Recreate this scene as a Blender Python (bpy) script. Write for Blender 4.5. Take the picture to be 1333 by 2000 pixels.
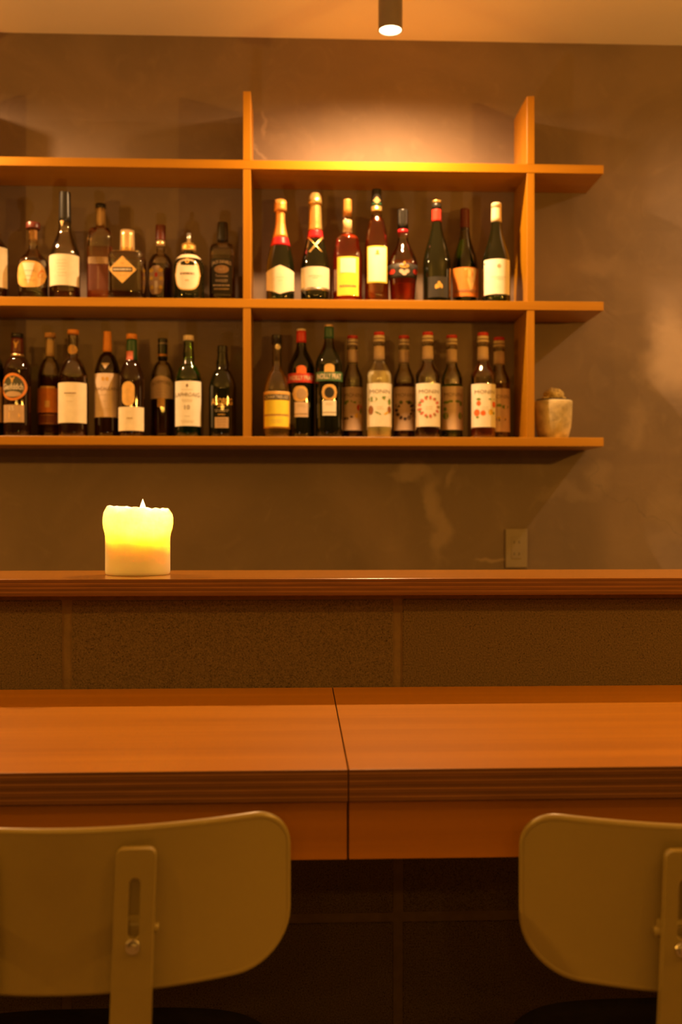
import bpy, bmesh, math, random
from math import sin, cos, pi, sqrt, atan, asin, radians
from mathutils import Vector, Matrix

random.seed(7)
scene = bpy.context.scene
COL = scene.collection
for o in list(bpy.data.objects):
    bpy.data.objects.remove(o)

# ------------------------------------------------------------------ camera
F = 2000.0            # focal length in pixels of the 1333 x 2000 frame
YAW = radians(2.35)   # camera turned a little to the right of the wall's normal
EYE = 1.12            # camera height
HOR = 1008.0          # picture row of the horizon
cam_data = bpy.data.cameras.new('camera')
cam_data.sensor_fit = 'VERTICAL'
cam_data.sensor_height = 36.0
cam_data.lens = 36.0 * F / 2000.0
cam_data.shift_y = (HOR - 1000.0) / 2000.0
cam_data.clip_start = 0.05
cam_data.dof.use_dof = True
cam_data.dof.focus_distance = 1.80
cam_data.dof.aperture_fstop = 3.7
cam = bpy.data.objects.new('camera', cam_data)
cam.location = (0, 0, EYE)
cam.rotation_euler = (pi / 2, 0, -YAW)
COL.objects.link(cam)
scene.camera = cam

# ------------------------------------------------------------------ light and exposure
WARM = (1.0, 0.45, 0.055)
w = bpy.data.worlds.new('world')
scene.world = w
w.use_nodes = True
w.node_tree.nodes['Background'].inputs[0].default_value = (0.02, 0.009, 0.002, 1)
w.node_tree.nodes['Background'].inputs[1].default_value = 0.3
scene.view_settings.view_transform = 'Standard'
scene.view_settings.look = 'None'
scene.view_settings.gamma = 1.0
scene.view_settings.use_curve_mapping = False
scene.view_settings.exposure = 0.0
scene.cycles.use_denoising = True
scene.cycles.sample_clamp_indirect = 4.0
scene.cycles.max_bounces = 10
scene.cycles.transparent_max_bounces = 16

PENDANT_POWER = 84.0
ROOM_BULB_POWER = 8.5
SPOT_POWER = 110.0
CANDLE_POWER = 25.0


def ray_t(u, Y):
    a = (u - 666.5) / F
    return Y / (cos(YAW) - a * sin(YAW))


def at(u, v, Y):
    """world point at depth plane Y seen at picture position (u, v)"""
    a = (u - 666.5) / F
    t = ray_t(u, Y)
    return Vector((t * (a * cos(YAW) + sin(YAW)), Y, EYE + t * (HOR - v) / F))


# ------------------------------------------------------------------ materials
MATS = {}


def mat(name, color, rough=0.5, metal=0.0, coat=0.0, noise=0.0, nscale=30.0, bump=0.0, bscale=80.0,
        spec=0.5, stretch=(1, 1, 1)):
    if name in MATS:
        return MATS[name]
    m = bpy.data.materials.new(name)
    m.use_nodes = True
    nt = m.node_tree
    b = nt.nodes['Principled BSDF']
    b.inputs['Base Color'].default_value = (*color, 1)
    b.inputs['Roughness'].default_value = rough
    b.inputs['Metallic'].default_value = metal
    b.inputs['Coat Weight'].default_value = coat
    b.inputs['Specular IOR Level'].default_value = spec
    tc = nt.nodes.new('ShaderNodeTexCoord')
    mp = nt.nodes.new('ShaderNodeMapping')
    mp.inputs['Scale'].default_value = stretch
    nt.links.new(tc.outputs['Object'], mp.inputs['Vector'])
    if noise > 0:
        n = nt.nodes.new('ShaderNodeTexNoise')
        n.inputs['Scale'].default_value = nscale
        n.inputs['Detail'].default_value = 4
        nt.links.new(mp.outputs[0], n.inputs['Vector'])
        r = nt.nodes.new('ShaderNodeValToRGB')
        r.color_ramp.elements[0].position = 0.3
        r.color_ramp.elements[1].position = 0.7
        r.color_ramp.elements[0].color = (*[c * (1 - noise) for c in color], 1)
        r.color_ramp.elements[1].color = (*[min(1, c * (1 + noise)) for c in color], 1)
        nt.links.new(n.outputs[0], r.inputs[0])
        nt.links.new(r.outputs[0], b.inputs['Base Color'])
    if bump > 0:
        n2 = nt.nodes.new('ShaderNodeTexNoise')
        n2.inputs['Scale'].default_value = bscale
        n2.inputs['Detail'].default_value = 5
        nt.links.new(mp.outputs[0], n2.inputs['Vector'])
        bp = nt.nodes.new('ShaderNodeBump')
        bp.inputs['Strength'].default_value = bump
        bp.inputs['Distance'].default_value = 0.004
        nt.links.new(n2.outputs[0], bp.inputs['Height'])
        nt.links.new(bp.outputs[0], b.inputs['Normal'])
    MATS[name] = m
    return m


def wood(name, dark, light, rough=0.4, axis='X', scale=1.0, coat=0.15):
    """fine straight veneer grain running along the given axis"""
    if name in MATS:
        return MATS[name]
    m = bpy.data.materials.new(name)
    m.use_nodes = True
    nt = m.node_tree
    b = nt.nodes['Principled BSDF']
    tc = nt.nodes.new('ShaderNodeTexCoord')
    mp = nt.nodes.new('ShaderNodeMapping')
    s = [22 * scale] * 3
    s['XYZ'.index(axis)] = 0.9 * scale
    mp.inputs['Scale'].default_value = s
    nt.links.new(tc.outputs['Object'], mp.inputs['Vector'])
    n = nt.nodes.new('ShaderNodeTexNoise')
    n.inputs['Scale'].default_value = 1.0
    n.inputs['Detail'].default_value = 6
    n.inputs['Roughness'].default_value = 0.62
    n.inputs['Distortion'].default_value = 0.4
    nt.links.new(mp.outputs[0], n.inputs['Vector'])
    r = nt.nodes.new('ShaderNodeValToRGB')
    r.color_ramp.elements[0].position = 0.32
    r.color_ramp.elements[1].position = 0.68
    r.color_ramp.elements[0].color = (*dark, 1)
    r.color_ramp.elements[1].color = (*light, 1)
    nt.links.new(n.outputs[0], r.inputs[0])
    nt.links.new(r.outputs[0], b.inputs['Base Color'])
    b.inputs['Roughness'].default_value = rough
    b.inputs['Coat Weight'].default_value = coat
    b.inputs['Coat Roughness'].default_value = 0.25
    bp = nt.nodes.new('ShaderNodeBump')
    bp.inputs['Strength'].default_value = 0.08
    bp.inputs['Distance'].default_value = 0.002
    nt.links.new(n.outputs[0], bp.inputs['Height'])
    nt.links.new(bp.outputs[0], b.inputs['Normal'])
    MATS[name] = m
    return m


def ply_edge(name, zperiod):
    """edge of a plywood sheet: alternating dark end grain and pale long grain"""
    m = bpy.data.materials.new(name)
    m.use_nodes = True
    nt = m.node_tree
    b = nt.nodes['Principled BSDF']
    tc = nt.nodes.new('ShaderNodeTexCoord')
    sep = nt.nodes.new('ShaderNodeSeparateXYZ')
    nt.links.new(tc.outputs['Object'], sep.inputs[0])
    mp = nt.nodes.new('ShaderNodeMapping')
    mp.inputs['Scale'].default_value = (3, 3, 60)
    nt.links.new(tc.outputs['Object'], mp.inputs[0])
    n = nt.nodes.new('ShaderNodeTexNoise')
    n.inputs['Scale'].default_value = 3
    n.inputs['Detail'].default_value = 5
    nt.links.new(mp.outputs[0], n.inputs['Vector'])
    ma = nt.nodes.new('ShaderNodeMath'); ma.operation = 'MULTIPLY_ADD'
    ma.inputs[1].default_value = 0.0012
    nt.links.new(n.outputs[0], ma.inputs[0])
    nt.links.new(sep.outputs[2], ma.inputs[2])
    mu = nt.nodes.new('ShaderNodeMath'); mu.operation = 'MULTIPLY'
    mu.inputs[1].default_value = 1.0 / zperiod
    nt.links.new(ma.outputs[0], mu.inputs[0])
    fr = nt.nodes.new('ShaderNodeMath'); fr.operation = 'FRACT'
    nt.links.new(mu.outputs[0], fr.inputs[0])
    r = nt.nodes.new('ShaderNodeValToRGB')
    e = r.color_ramp.elements
    e[0].position = 0.0; e[0].color = (0.06, 0.02, 0.006, 1)
    e[1].position = 1.0; e[1].color = (0.06, 0.02, 0.006, 1)
    for p, c in ((0.10, (0.21, 0.082, 0.024, 1)), (0.45, (0.165, 0.062, 0.018, 1)), (0.52, (0.38, 0.17, 0.055, 1)),
                 (0.62, (0.32, 0.14, 0.045, 1)), (0.66, (0.14, 0.05, 0.014, 1)), (0.92, (0.19, 0.072, 0.02, 1))):
        x = e.new(p); x.color = c
    nt.links.new(fr.outputs[0], r.inputs[0])
    mx = nt.nodes.new('ShaderNodeMixRGB'); mx.blend_type = 'MULTIPLY'
    mx.inputs[0].default_value = 0.45
    nt.links.new(r.outputs[0], mx.inputs[1])
    rr = nt.nodes.new('ShaderNodeValToRGB')
    rr.color_ramp.elements[0].position = 0.3; rr.color_ramp.elements[0].color = (0.35, 0.3, 0.3, 1)
    rr.color_ramp.elements[1].position = 0.7
    nt.links.new(n.outputs[0], rr.inputs[0])
    nt.links.new(rr.outputs[0], mx.inputs[2])
    nt.links.new(mx.outputs[0], b.inputs['Base Color'])
    b.inputs['Roughness'].default_value = 0.5
    MATS[name] = m
    return m


def thin_glass(name, tint, ior=1.45, body=None, bodyfac=0.0):
    """single-surface bottle glass: clear reflection over a tinted see-through body"""
    if name in MATS:
        return MATS[name]
    m = bpy.data.materials.new(name)
    m.use_nodes = True
    nt = m.node_tree
    nt.nodes.remove(nt.nodes['Principled BSDF'])
    out = nt.nodes['Material Output']
    tr = nt.nodes.new('ShaderNodeBsdfTransparent')
    # thick wall seen edge-on gathers more tint
    lw = nt.nodes.new('ShaderNodeLayerWeight'); lw.inputs[0].default_value = 0.35
    mxc = nt.nodes.new('ShaderNodeMixRGB')
    mxc.inputs[1].default_value = (*tint, 1)
    mxc.inputs[2].default_value = (*[c ** 1.6 * 0.9 for c in tint], 1)
    nt.links.new(lw.outputs['Facing'], mxc.inputs[0])
    nt.links.new(mxc.outputs[0], tr.inputs[0])
    gl = nt.nodes.new('ShaderNodeBsdfGlossy'); gl.inputs['Roughness'].default_value = 0.02
    gl.inputs['Color'].default_value = (1, 1, 1, 1)
    fr = nt.nodes.new('ShaderNodeFresnel'); fr.inputs[0].default_value = ior
    mul = nt.nodes.new('ShaderNodeMath'); mul.operation = 'MULTIPLY'; mul.inputs[1].default_value = 2.4
    mul.use_clamp = True
    nt.links.new(fr.outputs[0], mul.inputs[0])
    mx = nt.nodes.new('ShaderNodeMixShader')
    nt.links.new(mul.outputs[0], mx.inputs[0])
    nt.links.new(tr.outputs[0], mx.inputs[1])
    nt.links.new(gl.outputs[0], mx.inputs[2])
    nt.links.new(mx.outputs[0], out.inputs[0])
    MATS[name] = m
    return m


def liquid_mat(name, color, rough=0.0):
    if name in MATS:
        return MATS[name]
    m = mat(name, color, rough=rough, spec=0.3)
    b = m.node_tree.nodes['Principled BSDF']
    b.inputs['Transmission Weight'].default_value = 0.82
    b.inputs['IOR'].default_value = 1.34
    return m


def emit(name, color, strength):
    m = bpy.data.materials.new(name)
    m.use_nodes = True
    nt = m.node_tree
    nt.nodes.remove(nt.nodes['Principled BSDF'])
    e = nt.nodes.new('ShaderNodeEmission')
    e.inputs[0].default_value = (*color, 1)
    e.inputs[1].default_value = strength
    nt.links.new(e.outputs[0], nt.nodes['Material Output'].inputs[0])
    MATS[name] = m
    return m


# ------------------------------------------------------------------ mesh helpers
def new_obj(name, verts, faces, m, parent=None, smooth=False, loc=None):
    me = bpy.data.meshes.new(name)
    me.from_pydata([tuple(v) for v in verts], [], faces)
    me.update()
    if smooth:
        for p in me.polygons:
            p.use_smooth = True
    if m is not None:
        for mm in (m if isinstance(m, (list, tuple)) else [m]):
            me.materials.append(mm)
    o = bpy.data.objects.new(name, me)
    COL.objects.link(o)
    if parent is not None:
        o.parent = parent
    if loc is not None:
        o.location = loc
    return o


def bm_obj(name, bm, m, parent=None, smooth=False, loc=None):
    me = bpy.data.meshes.new(name)
    bmesh.ops.recalc_face_normals(bm, faces=bm.faces[:])
    bm.to_mesh(me)
    bm.free()
    if smooth:
        for p in me.polygons:
            p.use_smooth = True
    for mm in (m if isinstance(m, (list, tuple)) else [m]):
        me.materials.append(mm)
    o = bpy.data.objects.new(name, me)
    COL.objects.link(o)
    if parent is not None:
        o.parent = parent
    if loc is not None:
        o.location = loc
    return o


def box_bm(x0, x1, y0, y1, z0, z1, bevel=0.0, seg=2, bm=None):
    bm2 = bmesh.new()
    vs = [bm2.verts.new(p) for p in ((x0, y0, z0), (x1, y0, z0), (x1, y1, z0), (x0, y1, z0),
                                     (x0, y0, z1), (x1, y0, z1), (x1, y1, z1), (x0, y1, z1))]
    for f in ((0, 3, 2, 1), (4, 5, 6, 7), (0, 1, 5, 4), (1, 2, 6, 5), (2, 3, 7, 6), (3, 0, 4, 7)):
        bm2.faces.new([vs[i] for i in f])
    if bevel > 0:
        bmesh.ops.bevel(bm2, geom=bm2.edges[:], offset=bevel, segments=seg, affect='EDGES', profile=0.5)
    return bm2


def box(name, x0, x1, y0, y1, z0, z1, m, parent=None, bevel=0.0, seg=2, loc=None):
    return bm_obj(name, box_bm(x0, x1, y0, y1, z0, z1, bevel, seg), m, parent, loc=loc)


def empty(name, loc, rz=0.0, parent=None):
    o = bpy.data.objects.new(name, None)
    o.empty_display_size = 0.05
    o.location = loc
    o.rotation_euler = (0, 0, rz)
    COL.objects.link(o)
    if parent is not None:
        o.parent = parent
    return o


def tag(o, label=None, cat=None, group=None, kind=None):
    if label: o['label'] = label
    if cat: o['category'] = cat
    if group: o['group'] = group
    if kind: o['kind'] = kind
    return o


def lathe(name, prof, m, parent=None, seg=32, n=2.0, cap_top=True, cap_bot=True, loc=None, smooth=True, wobble=None):
    """prof: list of (z, r) from bottom to top; n > 2 gives a rounded-square section"""
    verts, faces = [], []
    for z, r in prof:
        for i in range(seg):
            th = 2 * pi * i / seg
            x, y = section(th, r, n)
            if wobble:
                dx, dy, dz = wobble(th, z, r)
                verts.append((x + dx, y + dy, z + dz))
            else:
                verts.append((x, y, z))
    k = len(prof)
    for j in range(k - 1):
        for i in range(seg):
            a, b2 = j * seg + i, j * seg + (i + 1) % seg
            faces.append((a, b2, b2 + seg, a + seg))
    if cap_bot:
        faces.append(tuple(reversed(range(seg))))
    if cap_top:
        faces.append(tuple(range((k - 1) * seg, k * seg)))
    o = new_obj(name, verts, faces, m, parent, False, loc)
    for p in o.data.polygons:
        p.use_smooth = smooth and len(p.vertices) == 4
    return o


def section(th, r, n):
    if n == 2:
        return r * sin(th), -r * cos(th)
    f = (abs(sin(th)) ** n + abs(cos(th)) ** n) ** (-1.0 / n)
    return r * f * sin(th), -r * f * cos(th)


def tube(name, pts, r, m, parent=None, seg=10, closed=False):
    """round bar through the points"""
    pts = [Vector(p) for p in pts]
    verts, faces = [], []
    N = len(pts)
    prev = None
    for i, p in enumerate(pts):
        if closed:
            d = pts[(i + 1) % N] - pts[i - 1]
        else:
            d = pts[min(i + 1, N - 1)] - pts[max(i - 1, 0)]
        d.normalize()
        if prev is None:
            ref = Vector((0, 0, 1)) if abs(d.z) < 0.9 else Vector((1, 0, 0))
            a = d.cross(ref).normalized()
        else:
            a = (prev - d * prev.dot(d)).normalized()
        prev = a
        b = d.cross(a)
        for k in range(seg):
            t = 2 * pi * k / seg
            verts.append(p + a * (r * cos(t)) + b * (r * sin(t)))
    for i in range(N if closed else N - 1):
        for k in range(seg):
            k2 = (k + 1) % seg
            i2 = (i + 1) % N
            faces.append((i * seg + k, i * seg + k2, i2 * seg + k2, i2 * seg + k))
    if not closed:
        faces.append(tuple(reversed(range(seg))))
        faces.append(tuple(range((N - 1) * seg, N * seg)))
    return new_obj(name, verts, faces, m, parent, True)


def text_mesh(s, bold=0.0):
    cu = bpy.data.curves.new('text', 'FONT')
    cu.body = s
    cu.resolution_u = 2
    cu.offset = bold
    ob = bpy.data.objects.new('text', cu)
    me = bpy.data.meshes.new_from_object(ob)
    bpy.data.objects.remove(ob)
    vs = [v.co.copy() for v in me.vertices]
    fs = [tuple(p.vertices) for p in me.polygons]
    bpy.data.meshes.remove(me)
    bpy.data.curves.remove(cu)
    x0 = min(v.x for v in vs); x1 = max(v.x for v in vs)
    y0 = min(v.y for v in vs); y1 = max(v.y for v in vs)
    return [((v.x - x0) / (x1 - x0) - 0.5, (v.y - y0) / (y1 - y0) - 0.5) for v in vs], fs


TEXT_CACHE = {}


def text_unit(s, bold):
    if (s, bold) not in TEXT_CACHE:
        TEXT_CACHE[(s, bold)] = text_mesh(s, bold)
    return TEXT_CACHE[(s, bold)]


# ------------------------------------------------------------------ shared materials
M_shelf = wood('shelf_wood', (0.36, 0.152, 0.004), (0.45, 0.20, 0.007), rough=0.35, axis='X')
M_upright = wood('upright_wood', (0.36, 0.152, 0.004), (0.45, 0.20, 0.007), rough=0.35, axis='Z')
M_counter = wood('counter_veneer', (0.36, 0.135, 0.002), (0.47, 0.185, 0.004), rough=0.33, axis='X', scale=0.8, coat=0.12)
M_apron = wood('apron_veneer', (0.34, 0.125, 0.003), (0.45, 0.175, 0.006), rough=0.45, axis='X', scale=0.7)
M_ledge = wood('ledge_veneer', (0.36, 0.135, 0.003), (0.46, 0.18, 0.005), rough=0.22, axis='X', scale=1.0, coat=0.5)
M_ply = ply_edge('plywood_edge', 0.0095)
M_ply2 = ply_edge('ledge_plywood_edge', 0.0075)
M_ceiling = mat('ceiling_paint', (0.88, 0.84, 0.74), rough=0.9, noise=0.02, nscale=3)
M_roomwall = mat('room_wall_paint', (0.055, 0.045, 0.036), rough=0.9, noise=0.06, nscale=2)
M_floor = mat('floor_concrete', (0.30, 0.22, 0.15), rough=0.6, noise=0.2, nscale=4, bump=0.1)


def plaster_wall_material():
    m = bpy.data.materials.new('troweled_mortar')
    m.use_nodes = True
    nt = m.node_tree
    L = nt.links.new
    b = nt.nodes['Principled BSDF']
    b.inputs['Roughness'].default_value = 0.75
    b.inputs['Specular IOR Level'].default_value = 0.3
    tc = nt.nodes.new('ShaderNodeTexCoord')
    n1 = nt.nodes.new('ShaderNodeTexNoise'); n1.inputs['Scale'].default_value = 1.7
    n1.inputs['Detail'].default_value = 5; n1.inputs['Distortion'].default_value = 1.3
    L(tc.outputs['Object'], n1.inputs['Vector'])
    r1 = nt.nodes.new('ShaderNodeValToRGB')
    r1.color_ramp.elements[0].position = 0.32; r1.color_ramp.elements[0].color = (0.168, 0.122, 0.090, 1)
    r1.color_ramp.elements[1].position = 0.68; r1.color_ramp.elements[1].color = (0.236, 0.170, 0.124, 1)
    L(n1.outputs[0], r1.inputs[0])
    # trowel streaks
    n2 = nt.nodes.new('ShaderNodeTexNoise'); n2.inputs['Scale'].default_value = 7
    n2.inputs['Detail'].default_value = 6; n2.inputs['Distortion'].default_value = 2.5
    L(tc.outputs['Object'], n2.inputs['Vector'])
    r2 = nt.nodes.new('ShaderNodeValToRGB')
    r2.color_ramp.elements[0].position = 0.56; r2.color_ramp.elements[0].color = (0, 0, 0, 1)
    r2.color_ramp.elements[1].position = 0.80; r2.color_ramp.elements[1].color = (1, 1, 1, 1)
    L(n2.outputs[0], r2.inputs[0])
    cur = r1.outputs[0]
    mx = nt.nodes.new('ShaderNodeMixRGB'); mx.inputs[2].default_value = (0.30, 0.22, 0.16, 1)
    sc = nt.nodes.new('ShaderNodeMath'); sc.operation = 'MULTIPLY'; sc.inputs[1].default_value = 0.30
    L(r2.outputs[0], sc.inputs[0]); L(sc.outputs[0], mx.inputs[0]); L(cur, mx.inputs[1])
    cur = mx.outputs[0]
    # pale blotches, each an ellipse with a ragged edge
    nw = nt.nodes.new('ShaderNodeTexNoise'); nw.inputs['Scale'].default_value = 9
    nw.inputs['Detail'].default_value = 6
    L(tc.outputs['Object'], nw.inputs['Vector'])
    sub = nt.nodes.new('ShaderNodeVectorMath'); sub.operation = 'SUBTRACT'
    sub.inputs[1].default_value = (0.5, 0.5, 0.5)
    L(nw.outputs['Color'], sub.inputs[0])
    scl = nt.nodes.new('ShaderNodeVectorMath'); scl.operation = 'SCALE'; scl.inputs['Scale'].default_value = 0.16
    L(sub.outputs[0], scl.inputs[0])
    add = nt.nodes.new('ShaderNodeVectorMath'); add.operation = 'ADD'
    L(tc.outputs['Object'], add.inputs[0]); L(scl.outputs[0], add.inputs[1])
    warped = add.outputs[0]
    for (u, v, rx, rz, amt) in BLOTCHES:
        p = at(u, v, WALL_Y)
        d = nt.nodes.new('ShaderNodeVectorMath'); d.operation = 'SUBTRACT'
        d.inputs[1].default_value = (p.x, 0, p.z)
        L(warped, d.inputs[0])
        dv = nt.nodes.new('ShaderNodeVectorMath'); dv.operation = 'MULTIPLY'
        dv.inputs[1].default_value = (1 / rx, 0, 1 / rz)
        L(d.outputs[0], dv.inputs[0])
        ln = nt.nodes.new('ShaderNodeVectorMath'); ln.operation = 'LENGTH'
        L(dv.outputs[0], ln.inputs[0])
        mr = nt.nodes.new('ShaderNodeMapRange'); mr.interpolation_type = 'SMOOTHSTEP'
        mr.inputs['From Min'].default_value = 1.15; mr.inputs['From Max'].default_value = 0.35
        mr.inputs['To Min'].default_value = 0; mr.inputs['To Max'].default_value = amt
        L(ln.outputs['Value'], mr.inputs['Value'])
        mm = nt.nodes.new('ShaderNodeMixRGB'); mm.inputs[2].default_value = (0.38, 0.285, 0.21, 1)
        L(mr.outputs[0], mm.inputs[0]); L(cur, mm.inputs[1])
        cur = mm.outputs[0]
    # one hairline crack running down to the right
    p0, p1 = at(1130, 905, WALL_Y), at(1330, 1050, WALL_Y)
    sp = nt.nodes.new('ShaderNodeSeparateXYZ'); L(warped, sp.inputs[0])
    slope = (p1.z - p0.z) / (p1.x - p0.x)
    ml = nt.nodes.new('ShaderNodeMath'); ml.operation = 'MULTIPLY_ADD'
    ml.inputs[1].default_value = -slope; ml.inputs[2].default_value = -(p0.z - slope * p0.x)
    L(sp.outputs[0], ml.inputs[0])
    ad = nt.nodes.new('ShaderNodeMath'); ad.operation = 'ADD'
    L(ml.outputs[0], ad.inputs[0]); L(sp.outputs[2], ad.inputs[1])
    ab = nt.nodes.new('ShaderNodeMath'); ab.operation = 'ABSOLUTE'; L(ad.outputs[0], ab.inputs[0])
    mr = nt.nodes.new('ShaderNodeMapRange'); mr.inputs['From Min'].default_value = 0.0035
    mr.inputs['From Max'].default_value = 0.0; mr.inputs['To Max'].default_value = 0.35
    L(ab.outputs[0], mr.inputs['Value'])
    gt = nt.nodes.new('ShaderNodeMath'); gt.operation = 'GREATER_THAN'; gt.inputs[1].default_value = p0.x
    L(sp.outputs[0], gt.inputs[0])
    m2 = nt.nodes.new('ShaderNodeMath'); m2.operation = 'MULTIPLY'
    L(mr.outputs[0], m2.inputs[0]); L(gt.outputs[0], m2.inputs[1])
    mk = nt.nodes.new('ShaderNodeMixRGB'); mk.inputs[2].default_value = (0.10, 0.085, 0.07, 1)
    L(m2.outputs[0], mk.inputs[0]); L(cur, mk.inputs[1])
    L(mk.outputs[0], b.inputs['Base Color'])
    bp = nt.nodes.new('ShaderNodeBump'); bp.inputs['Strength'].default_value = 0.25
    bp.inputs['Distance'].default_value = 0.006
    L(n2.outputs[0], bp.inputs['Height']); L(bp.outputs[0], b.inputs['Normal'])
    return m


def block_material():
    m = bpy.data.materials.new('porous_concrete_block')
    m.use_nodes = True
    nt = m.node_tree
    L = nt.links.new
    b = nt.nodes['Principled BSDF']
    b.inputs['Roughness'].default_value = 0.95
    b.inputs['Specular IOR Level'].default_value = 0.15
    tc = nt.nodes.new('ShaderNodeTexCoord')
    oi = nt.nodes.new('ShaderNodeObjectInfo')
    ofs = nt.nodes.new('ShaderNodeVectorMath'); ofs.operation = 'ADD'
    L(tc.outputs['Object'], ofs.inputs[0]); L(oi.outputs['Location'], ofs.inputs[1])
    n = nt.nodes.new('ShaderNodeTexNoise'); n.inputs['Scale'].default_value = 330
    n.inputs['Detail'].default_value = 4; n.inputs['Roughness'].default_value = 0.7
    L(ofs.outputs[0], n.inputs['Vector'])
    big = nt.nodes.new('ShaderNodeTexNoise'); big.inputs['Scale'].default_value = 14
    big.inputs['Detail'].default_value = 3
    L(ofs.outputs[0], big.inputs['Vector'])
    r = nt.nodes.new('ShaderNodeValToRGB')
    e = r.color_ramp.elements
    e[0].position = 0.30; e[0].color = (0.045, 0.032, 0.019, 1)
    e[1].position = 0.74; e[1].color = (0.20, 0.14, 0.08, 1)
    x = e.new(0.44); x.color = (0.112, 0.079, 0.044, 1)
    L(n.outputs[0], r.inputs[0])
    # pits
    v = nt.nodes.new('ShaderNodeTexVoronoi'); v.inputs['Scale'].default_value = 170
    L(ofs.outputs[0], v.inputs['Vector'])
    rp = nt.nodes.new('ShaderNodeValToRGB')
    rp.color_ramp.elements[0].position = 0.10; rp.color_ramp.elements[0].color = (0.35, 0.32, 0.3, 1)
    rp.color_ramp.elements[1].position = 0.24; rp.color_ramp.elements[1].color = (1, 1, 1, 1)
    L(v.outputs['Distance'], rp.inputs[0])
    gate = nt.nodes.new('ShaderNodeMath'); gate.operation = 'GREATER_THAN'; gate.inputs[1].default_value = 0.56
    L(big.outputs[0], gate.inputs[0])
    mp_ = nt.nodes.new('ShaderNodeMixRGB'); mp_.blend_type = 'MULTIPLY'
    L(gate.outputs[0], mp_.inputs[0]); L(r.outputs[0], mp_.inputs[1]); L(rp.outputs[0], mp_.inputs[2])
    L(mp_.outputs[0], b.inputs['Base Color'])
    bp = nt.nodes.new('ShaderNodeBump'); bp.inputs['Strength'].default_value = 0.6
    bp.inputs['Distance'].default_value = 0.003
    L(n.outputs[0], bp.inputs['Height']); L(bp.outputs[0], b.inputs['Normal'])
    return m


# ------------------------------------------------------------------ the room
WALL_Y = 3.27
SHELF_Y = 3.08
BLOCK_Y = 1.852
COUNTER_Y = 1.25
LEDGE_Y = 1.822
ZC = at(763, 78, WALL_Y).z          # ceiling height
X0, X1, YB = -3.5, 3.6, -3.2
BLOTCHES = [(800, 930, 0.075, 0.035, 0.5), (848, 985, 0.035, 0.11, 0.5), (862, 1060, 0.05, 0.08, 0.42), (880, 930, 0.02, 0.04, 0.4),
          (960, 1098, 0.06, 0.012, 0.5), (1310, 690, 0.10, 0.17, 0.8), (1180, 520, 0.10, 0.06, 0.3), (1250, 820, 0.06, 0.10, 0.3), (1310, 1000, 0.08, 0.10, 0.3),
          (520, 240, 0.012, 0.05, 0.4), (505, 290, 0.010, 0.05, 0.4), (1180, 930, 0.05, 0.05, 0.25), (1110, 960, 0.13, 0.03, 0.2)]
M_wall = plaster_wall_material()
tag(box('wall_back', X0, X1, WALL_Y, WALL_Y + 0.12, 0, ZC + 0.1, M_wall), kind='structure',
    label='troweled grey mortar wall behind the bottle shelves')
tag(box('wall_left', X0 - 0.12, X0, YB, WALL_Y + 0.12, 0, ZC + 0.1, M_roomwall), kind='structure')
tag(box('wall_right', X1, X1 + 0.12, YB, WALL_Y + 0.12, 0, ZC + 0.1, M_roomwall), kind='structure')
tag(box('wall_front', X0 - 0.12, X1 + 0.12, YB - 0.12, YB, 0, ZC + 0.1, M_roomwall), kind='structure')
tag(box('floor', X0 - 0.12, X1 + 0.12, YB - 0.12, WALL_Y + 0.12, -0.1, 0, M_floor), kind='structure')
tag(box('ceiling', X0 - 0.12, X1 + 0.12, YB - 0.12, WALL_Y, ZC, ZC + 0.1, M_ceiling), kind='structure',
    label='pale painted ceiling above the grey mortar wall')

# ---- the block wall that carries the bar
M_block = block_material()
M_mortar = mat('mortar_joint', (0.165, 0.112, 0.06), rough=0.95, noise=0.1, nscale=60, bump=0.3, bscale=200, spec=0.1)
JX = at(778, 1250, BLOCK_Y).x       # one vertical joint
PITCH = JX - at(130, 1250, BLOCK_Y).x
RH = PITCH / 2
ROW_TOP = at(680, 1163, LEDGE_Y).z - 0.001
ledge_top = at(666, 1130, LEDGE_Y).z
JZ = at(778, 1792, BLOCK_Y).z       # one horizontal joint
blockwall = tag(box('wall_bar', JX - 4 * PITCH, JX + 4 * PITCH, BLOCK_Y + 0.0020, BLOCK_Y + 0.186, 0, ROW_TOP, M_mortar),
                kind='structure', label='low wall of porous concrete blocks under the bar ledge')
G = 0.0085
bmesh_cache = {}
zs = [0.0]
z = JZ
while z - RH > 0.03:
    z -= RH
while z < ROW_TOP - 0.05:
    zs.append(z)
    z += RH
zs.append(ROW_TOP)
for j in range(len(zs) - 1):
    za, zb = zs[j], zs[j + 1]
    if zb - za < 0.04:
        continue
    h = (zb - za) - (G if j else G / 2) - 0.0
    key = round(h, 4)
    for i in range(-4, 4):
        if key not in bmesh_cache:
            first = box('block', -PITCH / 2 + G, PITCH / 2 - G, 0, 0.19, -h / 2 + 0.004, h / 2 - 0.004, M_block, blockwall, bevel=0.002, seg=1)
            bmesh_cache[key] = first.data
            o = first
        else:
            o = bpy.data.objects.new('block', bmesh_cache[key])
            COL.objects.link(o)
            o.parent = blockwall
        o.location = (JX + (i + 0.5) * PITCH, BLOCK_Y + random.uniform(-0.0008, 0.0008), (za + zb) / 2)

# ---- ledge on top of it
ledge_bot = ROW_TOP + 0.001
zl0, zl1 = ledge_bot, ledge_top
ledge = tag(box('bar_ledge', -2.35, 2.5, LEDGE_Y, 2.112, zl0, zl1, [M_ledge, M_ply2], bevel=0.0012, seg=2),
            'glossy plywood ledge carrying the lit candle', 'ledge')
for p in ledge.data.polygons:
    p.material_index = 0 if abs(p.normal.z) > 0.6 else 1

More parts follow.
